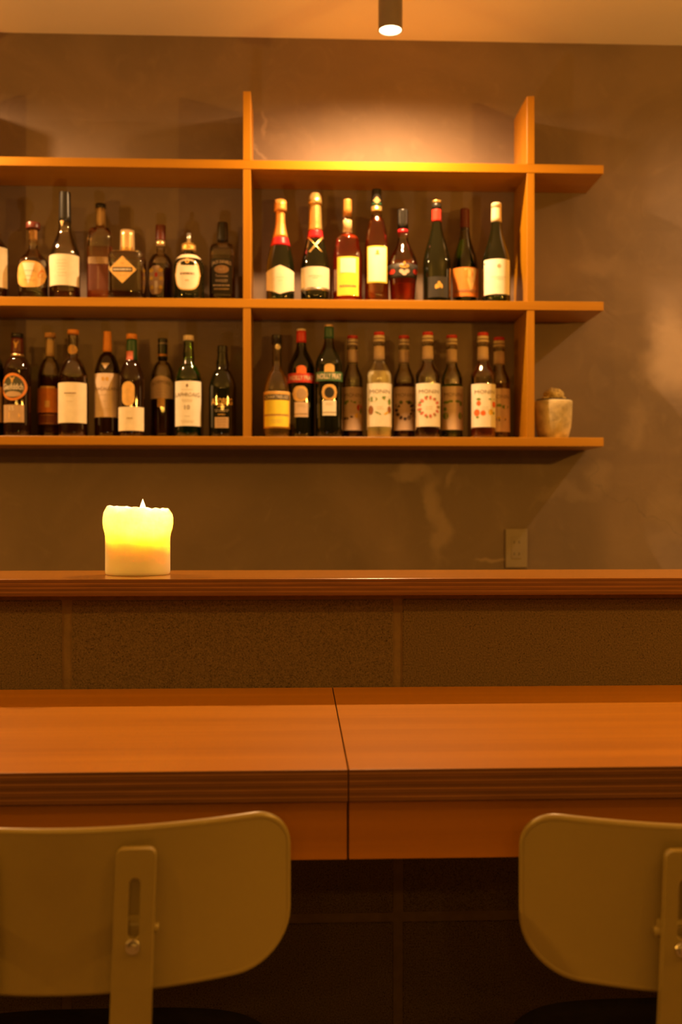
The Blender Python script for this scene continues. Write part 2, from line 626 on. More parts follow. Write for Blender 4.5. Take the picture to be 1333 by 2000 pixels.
# ---- counter
cz1 = at(680, 1503, COUNTER_Y).z
cz0 = at(680, 1567, COUNTER_Y).z
az0 = at(680, 1679, COUNTER_Y + 0.012).z
SEAM = at(681, 1503, COUNTER_Y).x
counter = tag(empty('bar_counter', (SEAM, BLOCK_Y, az0)), 'long plywood counter with seam, striped ply edge and wooden apron', 'counter')
for nm, xa, xb in (('counter_top', -2.3 - SEAM, -0.0006), ('counter_top', 0.0006, 2.4 - SEAM)):
    o = box(nm, xa, xb, COUNTER_Y - BLOCK_Y, -0.001, cz0 - az0, cz1 - az0, [M_counter, M_ply], counter, bevel=0.0011, seg=2)
    for p in o.data.polygons:
        p.material_index = 0 if abs(p.normal.z) > 0.6 else 1
for xa, xb in ((-2.3 - SEAM, -0.0013), (0.0013, 2.4 - SEAM)):
    box('apron', xa, xb, COUNTER_Y + 0.012 - BLOCK_Y, COUNTER_Y + 0.034 - BLOCK_Y, 0, cz0 - az0, M_apron, counter, bevel=0.0008, seg=1)
for xx in (-1.9, -1.0, 1.0, 1.9):
    box('bracket', xx - 0.02, xx + 0.02, COUNTER_Y + 0.034 - BLOCK_Y, -0.001, cz0 - az0 - 0.06, cz0 - az0, M_apron, counter, bevel=0.001, seg=1)

# ------------------------------------------------------------------ the wall shelf
ST = 0.0265
zT = at(760, 316.5, SHELF_Y).z      # tops of the three boards
zM = at(760, 586.0, SHELF_Y).z
zL = at(760, 853.5, SHELF_Y).z
xr = at(1180, 320, SHELF_Y).x
U1 = at(482.5, 400, SHELF_Y).x
U2 = at(1037.5, 400, SHELF_Y).x
US = U2 - U1
U0 = U1 - US
xl = U0 - (xr - U2)
ztop = at(482, 178, SHELF_Y).z
shelf = tag(empty('wall_shelf', ((U1 + U2) / 2, WALL_Y, zL)), 'open wooden wall shelf with three boards and crossing uprights', 'shelf')
sx, sy, sz = shelf.location
for zt in (zT, zM, zL):
    box('shelf_board', xl - sx, xr - sx, SHELF_Y - sy, -0.001, zt - ST - sz, zt - sz, M_shelf, shelf, bevel=0.001, seg=1)
UT = 0.0115
for ux in (U0, U1, U2):
    for (za, zb) in ((zL + 0.0002, zM - ST - 0.0002), (zM + 0.0002, zT - ST - 0.0002), (zT + 0.0002, ztop)):
        box('upright', ux - UT - sx, ux + UT - sx, SHELF_Y + 0.001 - sy, -0.001, za - sz, zb - sz, M_upright, shelf, bevel=0.0008, seg=1)

# ------------------------------------------------------------------ ceiling spotlights over the shelf
M_tube = mat('spot_housing', (0.20, 0.17, 0.14), rough=0.4, metal=0.3, noise=0.05)
M_lens = emit('spot_lens', (1.0, 0.66, 0.32), 9.0)


def spotlight(x, y, zb, label, power):
    s = tag(empty('ceiling_spotlight', (x, y, zb)), label, 'spotlight', 'tube spotlights over the bottle shelf')
    hh = ZC - zb
    r = 0.034
    verts, faces, seg = [], [], 32
    prof = [(r - 0.003, 0.014), (r - 0.002, 0.0), (r, 0.0), (r, hh - 0.001), (0.004, hh - 0.001)]
    for rr, zz in prof:
        for i in range(seg):
            verts.append((rr * cos(2 * pi * i / seg), rr * sin(2 * pi * i / seg), zz))
    for j in range(len(prof) - 1):
        for i in range(seg):
            i2 = (i + 1) % seg
            faces.append((j * seg + i, j * seg + i2, (j + 1) * seg + i2, (j + 1) * seg + i))
    new_obj('housing', verts, faces, M_tube, s, False)
    # slightly domed lamp face sitting in the mouth of the tube
    lathe('lamp_face', [(-0.004, 0.010), (-0.002, 0.022), (0.002, 0.0305), (0.006, 0.0305)], M_lens, s, seg=28)
    ld = bpy.data.lights.new('spot_light', 'SPOT')
    ld.energy = power
    ld.color = (1.0, 0.57, 0.24)
    ld.spot_size = radians(180)
    ld.spot_blend = 1.0
    ld.shadow_soft_size = 0.018
    lo = bpy.data.objects.new('spot_light', ld)
    lo.location = (0, 0, -0.022)
    COL.objects.link(lo)
    lo.parent = s
    return s


LY = 2.88
lp = at(763, 60, LY)
spotlight(lp.x, LY, lp.z, 'dark tube spotlight glowing on the ceiling above the champagne bottles', SPOT_POWER)
spotlight(at(-300, 60, LY).x, LY, lp.z, 'dark tube spotlight on the ceiling out of frame beyond the left shelf end', SPOT_POWER)
spotlight(1.80, LY, lp.z, 'dark tube spotlight on the ceiling to the right of the shelf end', SPOT_POWER * 0.55)

# ------------------------------------------------------------------ room lamps (pendants beside the bar, small bulbs behind)
M_bulb = emit('bulb_glow', (1.0, 0.55, 0.18), 30.0)
M_black = mat('black_metal', (0.02, 0.02, 0.02), rough=0.4, metal=0.5, noise=0.05)


def pendant(x, y, z, power, label, r=0.03):
    s = tag(empty('pendant_lamp', (x, y, ZC)), label, 'lamp', 'bare bulb pendants of the room')
    tube('cord', [(0, 0, 0), (0, 0, z - ZC + r + 0.055)], 0.003, M_black, s, 8)
    lathe('lamp_holder', [(z - ZC + r - 0.004, 0.014), (z - ZC + r + 0.05, 0.016), (z - ZC + r + 0.06, 0.006)], M_black, s, seg=16)
    ld = bpy.data.lights.new('bulb_light', 'POINT')
    ld.energy = power
    ld.color = WARM
    ld.shadow_soft_size = r
    lo = bpy.data.objects.new('bulb_light', ld)
    lo.location = (0, 0, z - ZC)
    COL.objects.link(lo)
    lo.parent = s


pendant(2.15, 1.05, 1.82, PENDANT_POWER, 'bare bulb pendant at the right end of the bar')
pendant(-2.55, 1.05, 1.82, PENDANT_POWER, 'bare bulb pendant at the left end of the bar')
for i, x in enumerate((-0.75, -0.25, 0.25, 0.75)):
    pendant(x, -1.6, 1.95, ROOM_BULB_POWER, 'small bare bulb pendant behind the chairs, %s of the row of four' % ('leftmost', 'second from left', 'third from left', 'rightmost')[i], 0.024)

for x, side in ((-0.85, 'left'), (0.85, 'right')):
    pendant(x, 0.1, 2.16, 8.0, 'bare bulb pendant above the %s chair' % side, 0.024)

# ------------------------------------------------------------------ candle on the ledge
cp = at(269, 1125, 1.9)
CY = 1.962
cx = at(269.5, 1100, CY).x
kc = ray_t(269, CY) / F
R0 = 62.5 * kc
candle = tag(empty('pillar_candle', (cx, CY, ledge_top)), 'thick lit pillar candle with glowing melted top standing on the ledge', 'candle')
Mwax = bpy.data.materials.new('candle_wax')
Mwax.use_nodes = True
nt = Mwax.node_tree
b = nt.nodes['Principled BSDF']
b.inputs['Base Color'].default_value = (0.98, 0.90, 0.76, 1)
b.inputs['Roughness'].default_value = 0.45
b.inputs['Subsurface Weight'].default_value = 1.0
b.inputs['Subsurface Radius'].default_value = (1.0, 0.78, 0.52)
b.inputs['Subsurface Scale'].default_value = 0.023
nz = nt.nodes.new('ShaderNodeTexNoise'); nz.inputs['Scale'].default_value = 25
tcn = nt.nodes.new('ShaderNodeTexCoord'); nt.links.new(tcn.outputs['Object'], nz.inputs['Vector'])
bpn = nt.nodes.new('ShaderNodeBump'); bpn.inputs['Strength'].default_value = 0.1; bpn.inputs['Distance'].default_value = 0.004
nt.links.new(nz.outputs[0], bpn.inputs['Height']); nt.links.new(bpn.outputs[0], b.inputs['Normal'])
Hc = 132 * kc
prof = [(0.0, R0 * 0.94), (0.002, R0 * 0.985), (0.006, R0)]
for i in range(1, 10):
    prof.append((0.006 + (Hc * 0.56 - 0.006) * i / 9, R0))
prof += [(Hc * 0.62, R0 * 1.02), (Hc * 0.68, R0 * 1.06), (Hc * 0.76, R0 * 1.085), (Hc * 0.84, R0 * 1.085), (Hc * 0.91, R0 * 1.06),
         (Hc * 0.96, R0 * 1.0), (Hc * 0.995, R0 * 0.955), (Hc * 1.0, R0 * 0.88), (Hc * 0.975, R0 * 0.80), (Hc * 0.90, R0 * 0.80),
         (Hc * 0.72, R0 * 0.80), (Hc * 0.63, R0 * 0.66), (Hc * 0.61, R0 * 0.35), (Hc * 0.61, R0 * 0.08)]


def wax_wob(th, z, r):
    k = max(0.0, (z / Hc - 0.55) / 0.45)
    k2 = max(0.0, (z / Hc - 0.80) / 0.2)
    rr = k * 0.0016 * (sin(3 * th + 1) + 0.7 * sin(7 * th + 2))
    dz = k2 * (0.0012 * sin(9 * th) + 0.0010 * sin(17 * th + 1) - 0.0030 * sin(th) - 0.001)
    return rr * sin(th), -rr * cos(th), dz


lathe('wax', prof, Mwax, candle, seg=56, wobble=wax_wob)
M_wick = mat('wick', (0.03, 0.02, 0.015), rough=0.9, noise=0.2)
fx = (279 - 269.5) * kc
tube('wick', [(fx, 0, Hc * 0.61), (fx, 0, Hc * 0.74), (fx + 0.001, 0, Hc * 0.80)], 0.0011, M_wick, candle, 8)
M_flame = emit('flame', (1.0, 0.62, 0.22), 9.0)
zf = Hc * 0.77
fl = []
Hf = 147.5 * kc - zf
for t, r in ((0, 0.0010), (0.08, 0.0038), (0.2, 0.0064), (0.35, 0.0076), (0.5, 0.0072), (0.65, 0.0056), (0.8, 0.0034), (0.92, 0.0014), (1.0, 0.0003)):
    fl.append((zf + Hf * t, r))
flo = lathe('flame', fl, M_flame, candle, seg=16, loc=(fx, 0, 0))
ld = bpy.data.lights.new('candle_light', 'POINT')
ld.energy = CANDLE_POWER
ld.color = (1.0, 0.62, 0.30)
ld.shadow_soft_size = 0.009
lo = bpy.data.objects.new('candle_light', ld)
lo.location = (fx, 0, Hc * 0.82)
COL.objects.link(lo)
lo.parent = candle

# ------------------------------------------------------------------ wall outlet
M_plate = mat('outlet_plastic', (0.24, 0.19, 0.13), rough=0.5, noise=0.04)
M_slot = mat('outlet_slot', (0.05, 0.04, 0.035), rough=0.8, noise=0.1)
p0, p1 = at(987, 1033, WALL_Y), at(1030, 1109, WALL_Y)
out = tag(empty('wall_outlet', ((p0.x + p1.x) / 2, WALL_Y, p1.z)), 'beige double wall outlet low on the mortar wall', 'outlet')
wd, ht = p1.x - p0.x, p0.z - p1.z
box('cover_plate', -wd / 2, wd / 2, -0.009, -0.0005, 0, ht, M_plate, out, bevel=0.003, seg=2)
box('socket_insert', -wd * 0.24, wd * 0.24, -0.0105, -0.008, ht * 0.24, ht * 0.80, M_plate, out, bevel=0.001, seg=1)
for zz in (0.36, 0.66):
    for xx in (-0.11, 0.11):
        box('slot', xx * wd - 0.0012, xx * wd + 0.0012, -0.0109, -0.0102, zz * ht - 0.004, zz * ht + 0.004, M_slot, out)

# ------------------------------------------------------------------ bottles
GL = {
    'clear': thin_glass('clear_glass', (0.97, 0.965, 0.93)),
    'green': thin_glass('green_glass', (0.26, 0.55, 0.06)),
    'olive': thin_glass('olive_glass', (0.42, 0.40, 0.10)),
    'amber': thin_glass('amber_glass', (0.55, 0.22, 0.04)),
    'black': mat('black_green_glass', (0.006, 0.0065, 0.002), rough=0.02, coat=0.35, spec=0.5),
    'brown': mat('dark_brown_glass', (0.014, 0.005, 0.0015), rough=0.02, coat=0.35, spec=0.5),
}
LQ = {
    'whisky': liquid_mat('whisky_liquid', (0.42, 0.13, 0.02)),
    'dark': liquid_mat('dark_liquid', (0.22, 0.06, 0.012)),
    'red': liquid_mat('red_liquid', (0.95, 0.10, 0.02)),
    'rust': liquid_mat('rust_liquid', (0.75, 0.16, 0.03)),
    'amber': liquid_mat('amber_liquid', (0.60, 0.26, 0.04)),
    'yellow': liquid_mat('yellow_liquid', (0.75, 0.55, 0.12)),
    'greenish': liquid_mat('green_liquid', (0.20, 0.42, 0.03)),
    'milk': mat('milky_syrup', (0.86, 0.80, 0.62), rough=0.3, noise=0.04),
}
PAPER = {
    'cream': mat('paper_cream', (0.78, 0.68, 0.48), rough=0.65, noise=0.05, nscale=50),
    'white': mat('paper_white', (0.84, 0.80, 0.68), rough=0.6, noise=0.04, nscale=50),
    'pink': mat('paper_pinkish', (0.66, 0.50, 0.36), rough=0.65, noise=0.06, nscale=50),
    'yellow': mat('paper_yellow', (0.90, 0.74, 0.06), rough=0.6, noise=0.06, nscale=40),
    'gold': mat('paper_gold', (0.70, 0.42, 0.12), rough=0.45, noise=0.15, nscale=60),
    'orange': mat('paper_orange', (0.62, 0.20, 0.02), rough=0.6, noise=0.12, nscale=40),
    'rust': mat('paper_rust', (0.16, 0.04, 0.012), rough=0.6, noise=0.1, nscale=40),
    'black': mat('paper_black', (0.022, 0.018, 0.014), rough=0.5, noise=0.1, nscale=50),
    'red': mat('paper_red', (0.55, 0.03, 0.015), rough=0.5, noise=0.1, nscale=40),
    'green': mat('paper_green', (0.05, 0.14, 0.05), rough=0.5, noise=0.1, nscale=40),
    'olive': mat('paper_olive', (0.055, 0.05, 0.018), rough=0.5, noise=0.1, nscale=40),
    'tan': mat('paper_tan', (0.46, 0.30, 0.15), rough=0.6, noise=0.1, nscale=40),
    'leaf': mat('print_leaf', (0.16, 0.24, 0.03), rough=0.6, noise=0.2, nscale=120),
    'berry': mat('print_berry', (0.06, 0.03, 0.03), rough=0.6, noise=0.2, nscale=120),
    'rose': mat('print_rose', (0.60, 0.16, 0.10), rough=0.6, noise=0.2, nscale=120),
    'fruit': mat('print_fruit', (0.75, 0.14, 0.02), rough=0.6, noise=0.2, nscale=120),
    'nut': mat('print_nut', (0.28, 0.10, 0.02), rough=0.6, noise=0.2, nscale=120),
    'lemon': mat('print_lemon', (0.75, 0.48, 0.05), rough=0.6, noise=0.2, nscale=120),
}
INK = mat('print_ink', (0.20, 0.12, 0.06), rough=0.6, noise=0.2, nscale=90)
INKL = mat('print_faint_ink', (0.48, 0.36, 0.20), rough=0.6, noise=0.1, nscale=90)
INKW = mat('print_white', (0.72, 0.60, 0.42), rough=0.6, noise=0.1, nscale=90)
INKG = mat('print_gold', (0.60, 0.34, 0.07), rough=0.4, noise=0.2, nscale=90)
CAP = {
    'black': mat('cap_black', (0.018, 0.016, 0.014), rough=0.3, noise=0.1),
    'maroon': mat('cap_maroon', (0.12, 0.022, 0.012), rough=0.35, noise=0.1),
    'cork': mat('cap_cork', (0.58, 0.30, 0.09), rough=0.7, noise=0.15, nscale=150),
    'orange': mat('cap_orange', (0.75, 0.28, 0.03), rough=0.45, noise=0.08),
    'tan': mat('cap_tan', (0.55, 0.36, 0.16), rough=0.5, noise=0.1),
    'gold': mat('cap_gold', (0.90, 0.62, 0.22), rough=0.28, metal=0.85, noise=0.08, bump=0.25, bscale=220),
    'copper': mat('cap_copper_foil', (0.72, 0.34, 0.08), rough=0.38, metal=0.6, noise=0.12, bump=0.3, bscale=220),
    'brass': mat('cap_brass', (0.82, 0.58, 0.28), rough=0.3, metal=0.7, noise=0.06),
    'red': mat('cap_red', (0.62, 0.035, 0.02), rough=0.35, noise=0.1),
    'crimson': mat('cap_crimson_foil', (0.60, 0.02, 0.03), rough=0.3, metal=0.3, noise=0.1),
    'green': mat('cap_green', (0.03, 0.10, 0.05), rough=0.35, noise=0.1),
    'cream': mat('cap_cream', (0.80, 0.66, 0.44), rough=0.4, noise=0.06),
    'silver': mat('cap_silver', (0.55, 0.5, 0.42), rough=0.3, metal=0.8, noise=0.06),
}


def pinch(t, kind):
    if kind == 'slope':
        return t * t * (3 - 2 * t)
    ell = sqrt(max(0.0, 1 - (1 - t) ** 2))
    if kind == 'round':
        return 0.72 * ell + 0.28 * t * t * (3 - 2 * t)
    if kind == 'square':
        return ell ** 0.55
    return t  # cone


class Bottle:
    def __init__(self, name, label, u, shelf_z, Y, top, hn, s0, s1, hb, kind='round', n=2.0, hn1=None, lip=True, taper=None,
                 waist=None, group=None, cat='bottle', seg=32):
        self.Y, self.n, self.seg = Y, n, seg
        p = at(u, 1000, Y)
        self.k = ray_t(u, Y) / F
        self.yb = HOR - (shelf_z - EYE) / self.k
        self.top = top
        hn1 = hn1 if hn1 is not None else hn
        pts = [(top, hn)]
        N = 12
        for i in range(1, 5):
            t = i / 4
            pts.append((top + (s0 - top) * t, hn + (hn1 - hn) * t))
        for i in range(1, N + 1):
            t = i / N
            pts.append((s0 + (s1 - s0) * t, hn1 + (hb - hn1) * pinch(t, kind)))
        hbot = taper if taper is not None else hb
        for i in range(1, 6):
            t = i / 6
            pts.append((s1 + (self.yb - 3.0 - s1) * t, hb + (hbot - hb) * t))
        pts += [(self.yb - 3.0, hbot), (self.yb - 1.2, hbot - 0.8), (self.yb - 0.2, hbot - 2.6)]
        if waist:
            yc, hw_, amt = waist
            pts2 = []
            for (y, h) in pts:
                pts2.append((y, h + amt * math.exp(-((y - yc) / hw_) ** 2)))
            pts = pts2
        self.pts = pts
        self.root = tag(empty(name, (p.x, Y, shelf_z)), label, cat, group)

    def r(self, y):
        pts = self.pts
        if y <= pts[0][0]:
            return pts[0][1]
        for (ya, ha), (yb, hb) in zip(pts, pts[1:]):
            if ya <= y <= yb:
                return ha + (hb - ha) * (y - ya) / max(1e-6, yb - ya)
        return pts[-1][1]

    def z(self, y):
        return (self.yb - y) * self.k

    def glass(self, m):
        prof = [(self.z(y), h * self.k) for y, h in reversed(self.pts)]
        lathe('glass', prof, m, self.root, self.seg, self.n)
        return self

    def liquid(self, m, level):
        ys = [level] + [y for y, h in self.pts if level + 0.5 < y < self.yb - 3] + [self.yb - 2.2]
        prof = [(self.z(y), max(1.0, (self.r(y) - 1.1)) * self.k) for y in reversed(ys)]
        lathe('liquid', prof, m, self.root, self.seg, self.n)
        return self

    def band(self, y0, y1, m, off=0.35, name='cap', flare=None, parent=None, dome=0.0):
        """sleeve around the bottle from picture row y0 (upper) to y1"""
        ys = [y0] + [y for y, h in self.pts if y0 + 0.4 < y < y1 - 0.4] + [y1]
        prof = []
        for y in reversed(ys):
            h = self.r(y) + off
            prof.append((self.z(y), h * self.k))
        if flare:
            prof = [(zz, rr + flare * self.k) for zz, rr in prof]
        if dome > 0:
            zz, rr = prof[-1]
            prof[-1] = (zz - 0.6 * dome * self.k, rr)
            prof += [(zz - 0.25 * dome * self.k, rr * 0.93), (zz, rr * 0.72)]
        o = lathe(name, prof, m, parent or self.root, 24, self.n if y1 > self.pts[6][0] and self.n > 2 else 2.0)
        return o

    def pt(self, x, y, off):
        """point on the front surface: x = picture offset from the axis, y = picture row"""
        r = self.r(y)
        if self.n == 2:
            th = asin(max(-0.97, min(0.97, x / r)))
        else:
            th = atan(max(-1.2, min(1.2, x / r)))
        X, Yv = section(th, (r + off) * self.k, self.n)
        return (X, Yv, self.z(y))

    def patch(self, shape, y0, y1, hw, m, du=0.0, off=0.35, name='label', parent=None, cols=16, rows=4):
        verts, faces = [], []
        yc, hh = (y0 + y1) / 2, (y1 - y0) / 2
        for i in range(cols + 1):
            a = -1 + 2 * i / cols
            s = sin(a * pi / 2) if shape in ('oval', 'pill', 'arch') else a
            if shape == 'rect':
                t, bt = y0, y1
            elif shape == 'hex':
                t, bt = y0 + 0.36 * hh * abs(s), y1 - 0.36 * hh * abs(s)
            elif shape == 'diamond':
                t, bt = yc - hh * (1 - abs(s)), yc + hh * (1 - abs(s))
            elif shape == 'oval':
                q = sqrt(max(0, 1 - s * s)); t, bt = yc - hh * q, yc + hh * q
            elif shape == 'egg':
                q = sqrt(max(0, 1 - abs(s) ** 3.2)); t, bt = yc - hh * q, yc + hh * q
            elif shape == 'pill':
                q = sqrt(max(0, 1 - s * s)); t, bt = y0 + hw * (1 - q), y1 - hw * (1 - q)
            elif shape == 'arch':
                q = sqrt(max(0, 1 - s * s)); t, bt = y0 + min(hw, 0.8 * hh) * (1 - q), y1
            elif shape == 'vee':
                t, bt = y0, y0 + (y1 - y0) * (1 - abs(s))
            for j in range(rows + 1):
                y = t + (bt - t) * j / rows
                verts.append(self.pt(du + s * hw, y, off))
        for i in range(cols):
            for j in range(rows):
                a = i * (rows + 1) + j
                faces.append((a, a + 1, a + rows + 2, a + rows + 1))
        return new_obj(name, verts, faces, m, parent or self.root, True)

    def text(self, s, y, h, w_, m, du=0.0, off=0.7, parent=None, bold=0.0, arc=0.0):
        vs, fs = text_unit(s, bold)
        verts = [self.pt(du + x * w_, y - zz * h - arc * (1 - (2 * x) ** 2), off) for x, zz in vs]
        return new_obj('lettering', verts, fs, m, parent or self.root)

    def strokes(self, rows, hw, m, du=0.0, off=0.6, parent=None, th=0.8, name='print'):
        """unreadable small print: short broken bars"""
        verts, faces = [], []
        for y, frac in rows:
            x = -hw * frac
            while x < hw * frac:
                ln = random.uniform(1.2, 3.2)
                x2 = min(hw * frac, x + ln)
                i = len(verts)
                verts += [self.pt(du + x, y - th / 2, off), self.pt(du + x, y + th / 2, off),
                          self.pt(du + x2, y + th / 2, off), self.pt(du + x2, y - th / 2, off)]
                faces.append((i, i + 1, i + 2, i + 3))
                x = x2 + random.uniform(0.6, 1.2)
        return tag(new_obj(name, verts, faces, m, parent or self.root), kind='stuff')

    def motif(self, blobs, m, off=0.6, parent=None, name='motif'):
        verts, faces = [], []
        for (x, y, rx, ry, rot) in blobs:
            i = len(verts)
            for q in range(10):
                a = 2 * pi * q / 10
                px, py = rx * cos(a), ry * sin(a)
                verts.append(self.pt(x + px * cos(rot) - py * sin(rot), y + px * sin(rot) + py * cos(rot), off))
            faces.append(tuple(range(i, i + 10)))
        return tag(new_obj(name, verts, faces, m, parent or self.root), kind='stuff' if len(blobs) > 1 else None)


YF, YBK = 3.135, 3.205
GU, GC, GLq = 'bottles on the upper shelf, left bay', 'bottles on the upper shelf, right bay', 'bottles on the lower shelf, left bay'
GS = 'fruit syrup bottles on the lower shelf'

# ---- upper shelf, left bay
B = Bottle('spirit_bottle', 'clear bottle with cream label, cut off by the left picture edge, upper shelf', -14, zM, YF, 425, 9, 455, 490, 31, 'slope', group=GU)
B.glass(GL['clear']).liquid(LQ['dark'], 560)
l = B.patch('rect', 488, 566, 30.5, PAPER['cream']); B.strokes([(510, .7), (520, .5), (535, .6)], 22, INKL, parent=l)
B.band(424, 450, CAP['black'])

B = Bottle('whisky_bottle', 'squat dark whisky bottle with round cork stopper and oval gold label', 65, zM, YF, 446, 8.5, 482, 516, 29, 'slope', group=GU)
B.glass(GL['clear']).liquid(LQ['dark'], 508)
B.band(435, 448, CAP['maroon'], off=5.0, name='stopper', dome=3)
B.band(449, 470, CAP['cork'], off=-0.8, name='cork')
l = B.patch('egg', 516, 567, 28, PAPER['gold'])
B.patch('vee', 520, 562, 12, PAPER['cream'], du=-2, off=0.6, name='label_panel', parent=l)
B.motif([(20, 540, 4, 9, 0.4)], PAPER['orange'], parent=l)
B.strokes([(535, .6), (545, .5), (553, .6)], 16, INK, parent=l, off=0.9)

B = Bottle('spirit_bottle', 'tall clear bottle with black neck foil and plain cream label, upper shelf', 127, zM, YF, 377, 10.5, 442, 505, 29.5, 'slope', hn1=12, group=GU)
B.glass(GL['clear']).liquid(LQ['dark'], 562)
B.band(376, 436, CAP['black'], name='neck_foil', dome=1.5)
B.patch('vee', 434, 446, 4, CAP['brass'], du=-3, name='painted_glint', off=0.8)  # highlight at the foil's cut edge, painted as a brass-coloured patch
l = B.patch('rect', 503, 563, 29, PAPER['cream'])
B.strokes([(515, .6), (521, .7), (527, .6), (533, .5), (539, .65), (545, .55)], 13, INKL, parent=l)

B = Bottle('whisky_bottle', 'square back-row bottle with tall tan cork, black cap and dark red label', 197, zM, YBK, 405, 8, 446, 484, 25, 'square', n=5, hn1=9, group=GU)
B.glass(GL['clear']).liquid(LQ['rust'], 486)
B.band(399, 407, CAP['black'], off=2.0)
B.band(407, 443, CAP['tan'], off=0.4, name='neck_wrap')
l = B.patch('rect', 508, 521, 21, PAPER['tan']); B.strokes([(512, .8), (517, .6)], 19, INK, parent=l)
l2 = B.patch('rect', 522, 572, 20, PAPER['rust']); B.strokes([(y, .12) for y in range(528, 570, 4)], 15, INKL, parent=l2)

B = Bottle('whisky_bottle', 'square clear bottle with brass cap and diamond-shaped orange cream label', 249, zM, YF, 450, 11, 495, 506, 34, 'square', n=6, hn1=12, group=GU)
B.glass(GL['clear']).liquid(LQ['dark'], 533)
B.band(451, 492, CAP['brass'], off=2.4)
B.band(492.5, 497, CAP['gold'], off=1.0, name='collar')
l = B.patch('diamond', 508, 561, 27, PAPER['gold'], du=-4)
B.patch('rect', 530, 538.5, 19, PAPER['black'], du=-4, off=0.6, name='label_band', parent=l)
B.strokes([(534.4, 1)], 17, INKW, du=-4, parent=l, th=4.0, off=0.9)
B.strokes([(546, .5), (522, .4)], 9, INK, du=-4, parent=l)

B = Bottle('liqueur_bottle', 'slim back-row bottle with dark red cap and ornate gold label', 314, zM, YBK, 443, 8.5, 495, 517, 24, 'round', group=GU)
B.glass(GL['clear']).liquid(LQ['dark'], 519)
B.band(441, 470, CAP['maroon'], off=1.2)
B.band(471, 482, CAP['brass'], off=0.2, name='neck_band')
l = B.patch('egg', 524, 580, 15, PAPER['tan'], du=-6)
B.motif([(-15, 533, 4.5, 4, 0), (3, 533, 4.5, 4, 0), (-15, 548, 4, 4, 0), (4, 549, 4, 4, 0), (-14, 566, 4, 4, 0), (3, 566, 4, 4, 0)], PAPER['lemon'], parent=l)
B.patch('rect', 538, 546, 2.6, PAPER['red'], du=-5.5, off=0.7, name='label_panel', parent=l)
B.patch('rect', 554, 579, 2.8, PAPER['cream'], du=-5.5, off=0.7, name='label_panel', parent=l)

B = Bottle('whisky_bottle', 'round dark decanter with domed gold stopper and oval cream label', 369, zM, YF, 478, 9, 499, 522, 30, 'round', group=GU)
B.glass(GL['black'])
B.band(476, 491, CAP['gold'], off=5.0, name='stopper', dome=9)
B.band(456, 476.5, CAP['silver'], off=-5.0, name='stopper_tip')
o = B.band(500, 509, CAP['cream'], off=2.0, name='collar')
l = B.patch('egg', 512, 573, 24, PAPER['gold']); B.patch('egg', 514, 571, 22, PAPER['cream'], off=0.5, name='label_face', parent=l)
B.motif([(0, 516, 4.5, 6, 0)], INKG, parent=l, off=0.7)
B.strokes([(541, .75)], 18, INK, parent=l, th=4.2, off=0.7); B.strokes([(554, .2)], 18, INKL, parent=l, th=3, off=0.7)

B = Bottle('whisky_bottle', 'square whiskey bottle with black cap and black label lettered in white', 435, zM, YBK, 438, 9, 478, 500, 25, 'square', n=5, hn1=10, group=GU)
B.glass(GL['clear']).liquid(LQ['dark'], 503)
B.band(436, 472, CAP['black'], off=1.2)
l = B.patch('rect', 511, 579, 21.5, PAPER['black'])
B.text("JACK DANIEL'S", 522, 8.5, 37, INKW, parent=l, arc=4, bold=0.01)
B.patch('oval', 524, 540, 14, PAPER['tan'], name='label_panel', off=0.55, parent=l)
B.text('No.7', 532, 5, 10, INKW, parent=l, off=0.9)
B.text('Tennessee', 544.5, 4.5, 24, INKW, parent=l)
B.text('WHISKEY', 554, 5.5, 24, INKW, parent=l)
B.strokes([(563, .95), (570, .85)], 17, INKW, parent=l, th=2.4)

# ---- upper shelf, right bay
B = Bottle('champagne_bottle', 'dark champagne bottle with copper foil, crimson band and hexagonal label', 548, zM, YF, 393, 8.0, 425, 530, 27.5, 'slope', hn1=8.5, group=GC)
B.glass(GL['black'])
B.band(390, 466, CAP['copper'], name='neck_foil', dome=3, off=0.5)
B.band(391, 414, CAP['copper'], off=4.0, name='foil_head', dome=4)
B.band(466, 483, CAP['crimson'], off=0.5, name='foil_band')
l = B.patch('hex', 524, 580, 26.5, PAPER['cream']); B.strokes([(548, .5), (554, .3)], 14, INKL, parent=l)

B = Bottle('champagne_bottle', 'champagne bottle with bright gold foil neck, crossed ribbon and cream label', 616, zM, YF, 380, 9.5, 440, 528, 28, 'slope', hn1=13, group=GC)
B.glass(GL['black'])
B.band(377, 452, CAP['gold'], name='neck_foil', dome=3, off=0.6)
B.band(378, 401, CAP['gold'], off=2.8, name='foil_head', dome=4)
B.band(452.5, 469, CAP['crimson'], off=0.3, name='foil_band')


def ribbon(B, x0, y0, x1, y1, hw, m):
    verts, faces = [], []
    for i in range(9):
        t = i / 8
        x, y = x0 + (x1 - x0) * t, y0 + (y1 - y0) * t
        verts += [B.pt(x - hw, y - hw * .5, 0.7), B.pt(x + hw, y + hw * .5, 0.7)]
    for i in range(8):
        faces.append((2 * i, 2 * i + 1, 2 * i + 3, 2 * i + 2))
    new_obj('ribbon', verts, faces, m, B.root)


ribbon(B, -15, 465, 12, 497, 1.8, CAP['gold']); ribbon(B, 15, 465, -11, 498, 1.6, CAP['gold'])
l = B.patch('rect', 527, 567, 27.5, PAPER['cream']); B.strokes([(545, .75), (549, .3)], 17, INKL, parent=l, th=1.2)
B.band(568, 572, CAP['silver'], off=0.3, name='foot_band')

